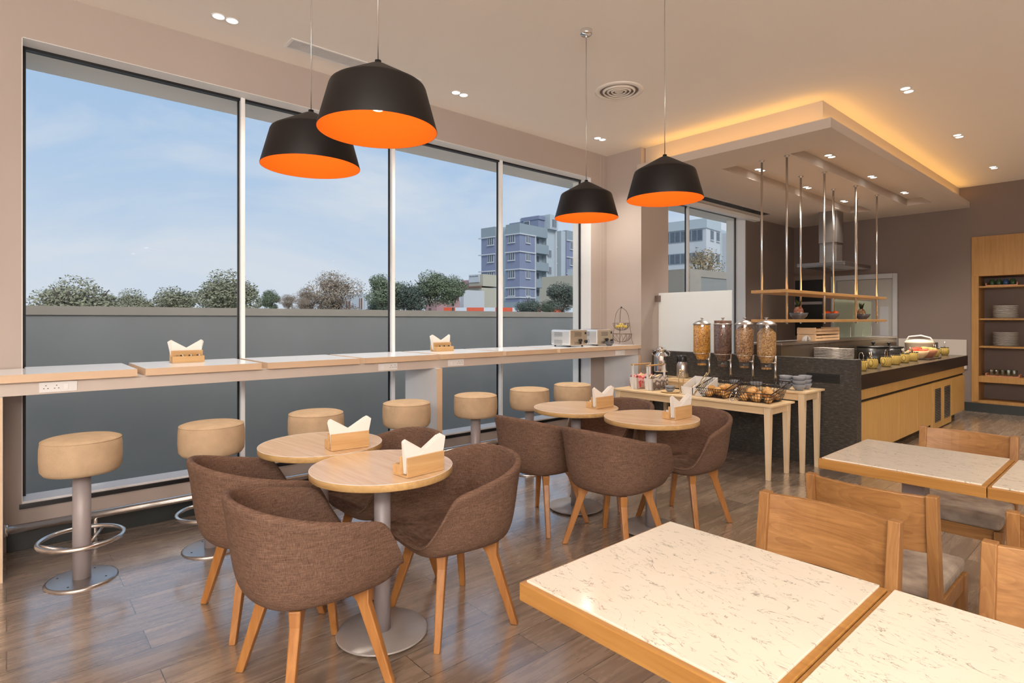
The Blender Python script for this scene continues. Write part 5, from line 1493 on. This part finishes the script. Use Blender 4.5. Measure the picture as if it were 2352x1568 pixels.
P(ab, 'bay_ceiling', 'plaster_grey', (-1.1, .05, 3.9, 7.1, 14.9, 15.1))
for z0, z1 in ((12.2, 13.7), (9.4, 10.75), (6.6, 8.0), (3.8, 5.2)):
    P(ab, 'balcony', 'plaster_grey', (-1.1, .25, 3.95, 7.15, z0, z1))
    win(ab, 'x', 5.4, z1+.55, 1.5, 1.2, 1, off=-1.08, sill=False)
P(ab, 'bay_post', 'plaster_white', (-.1, .05, 6.9, 7.07, 3, 15))
P(ab, 'stair_tower', 'plaster_pale', (-6, -.3, 7.07, 9.47, GZ, 16.5))
P(ab, 'tower_pipe', 'plaster_white', (-.3, .1, 9.35, 9.6, GZ, 17.3))
P(ab, 'grey_recess', 'plaster_grey', (-6, -.9, 9.47, 11.21, GZ, 16.2))
P(ab, 'pale_strip', 'plaster_pale', (-6, -.2, 11.21, 12.47, GZ, 16.7))
P(ab, 'rear_block', 'plaster_blue', (-7, 0, 12.47, 19, GZ, 15.2)); P(ab, 'rear_parapet', 'plaster_grey', (-7, .05, 12.45, 19, 15.2, 16.9))
for z in (15.2, 12.3, 9.4): P(ab, 'floor_band', 'plaster_white', (0, .2, 12.45, 19, z-.13, z+.05))
P(ab, 'roof_house', 'plaster_blue', (-7.2, -.8, 5.7, 9.0, 16.5, 18.0)); P(ab, 'roof_tower', 'plaster_pale', (-6.2, .4, 7.3, 9.5, 16.5, 18.9))
P(ab, 'roof_slab', 'plaster_blue', (-4.5, -.6, 5.6, 9.4, 18.0, 18.6))
win(ab, 'y', -3.2, 17.4, 1.1, .9, 0, off=5.6, sill=False); win(ab, 'x', 8.4, 17.5, 1.1, 1.3, 2, off=.4, sill=False)
for z in (14.25, 11.45, 8.65, 5.8):
    win(ab, 'y', -1.65, z, 1.2, 1.1); win(ab, 'y', -6.2, z, 1.2, 1.1); win(ab, 'x', 2.0, z, .85, 1.15)
    if z < 14: win(ab, 'x', 7.95, z+1.0, 1.05, 1.2, 2, off=-.3, sill=False)
    win(ab, 'x', 10.3, z+.2, .9, .9, 1, 'shutter_brown', off=-.9); win(ab, 'x', 14.2, z+.1, 1.2, 1.15)
h = thing('small_house', 'small flat-roofed white house between the brown trees', 'house', (-45.97, 23.46, 0), STREET)
P(h, 'wall', 'plaster_white', (-4.04, 0, 0, 3, GZ, 3.68)); P(h, 'side_wall', 'plaster_pale', (0, .3, .2, 3, GZ, 3.6))
win(h, 'y', -2.55, 2.7, .7, .75, 1, 'shutter_brown'); win(h, 'y', -.6, 2.8, .45, .95, 1, 'shutter_brown')
h = thing('pink_house', 'low pink flat-roofed building with a white storey behind it', 'house', (-37.67, 25.32, 0), STREET)
P(h, 'wall', 'plaster_pink', (-1.41, 0, 0, 2.5, GZ, 2.94)); P(h, 'upper_wall', 'plaster_white', (-3.0, -.6, 3.5, 6, GZ, 3.9))
win(h, 'y', -2.35, 3.3, .35, .6, 0, 'shutter_brown', off=3.5, sill=False); win(h, 'y', -1.3, 3.3, .35, .6, 0, 'shutter_brown', off=3.5, sill=False)
h = thing('cream_house', 'cream two-storey house with a brown-framed window left of the blue block', 'house', (-48.70, 38.52, 0), STREET)
P(h, 'wall', 'plaster_cream', (-2.15, 0.02, 0, 3.5, GZ, 4.88)); P(h, 'ledge', 'shutter_brown', (-2.3, 0.02, -.25, 0, 4.88, 5.05))
P(h, 'upper_wall', 'plaster_cream', (-2.12, 0.02, .2, 3.5, 5.05, 6.35)); P(h, 'sign_board', 'plaster_white', (-2.08, -.46, .1, .2, 5.49, 6.32))
P(h, 'pink_wing', 'plaster_pink', (-3.9, -2.3, .8, 3.5, GZ, 5.85))
win(h, 'y', -.95, 4.1, .5, .75, 1, 'shutter_brown', 'shutter_brown')
random.seed(9)
for k in range(13): P(h, 'sign_stroke', 'window_dark', (-1.95+k*.105, -1.95+k*.105+.05, .08, .1, 6.08+random.uniform(0, .03), 6.17+random.uniform(0, .05)))
h = thing('plastered_building', 'pale cream plastered building at the right end of the big window', 'building', (-31.9, 34.9, 0), STREET)
P(h, 'wall', 'plaster_cream', (-3.36, 3, 0, 4, GZ, 5.05)); P(h, 'lower_wall', 'plaster_cream', (-3.62, -3.36, 0, 4, GZ, 4.1)); P(h, 'upper_wall', 'plaster_pale', (-.9, 3, .3, 4, 5.05, 5.6))
# corrugated fence of orange and pale sheets
fe = thing('sheet_fence', 'corrugated metal fence of orange and pale sheets beyond the wall', 'fence', (-33.2, 22.9, GZ), math.atan2(2.5, 2.2))
for i, ch in enumerate('oowwooowwooowwooowwoowww'):
    m = MB(); w = .40
    for k in range(6): m.box(i*w+k*w/6, i*w+(k+1)*w/6-.005, -.01 if k % 2 else 0, .02 if k % 2 else .03, 0, 3.75)
    m.build('orange_sheet' if ch == 'o' else 'pale_sheet', 'fence_orange' if ch == 'o' else 'fence_white', fe)
# white building through the small window
wh = thing('white_building', 'white concrete building with long window bands seen through the small window', 'building', (-39.5, 68.62, 0), STREET)
P(wh, 'main_wall', 'plaster_white', (-14, 0, 0, 4.7, GZ, 13.4)); P(wh, 'roof_parapet', 'plaster_pale', (-14.1, .15, -.15, 4.7, 13.4, 14.66))
P(wh, 'side_block', 'plaster_pale', (-10, -.8, 4.7, 14, GZ, 14.1)); P(wh, 'side_wing', 'plaster_white', (-1.0, 1.2, 7.5, 15, GZ, 13.6))
for z, hh in ((12.55, 1.35), (9.6, 1.25)):
    for i in range(6): win(wh, 'y', -1.2-i*1.55, z, 1.35, hh, 1, frame='plaster_grey', sill=False)
    for u in (1.9, 3.9): win(wh, 'x', u, z+.1, .9, 1.1, 2, frame='plaster_grey')
    win(wh, 'x', 10, z, 1.2, 1.2, 2, frame='plaster_grey', off=1.2)
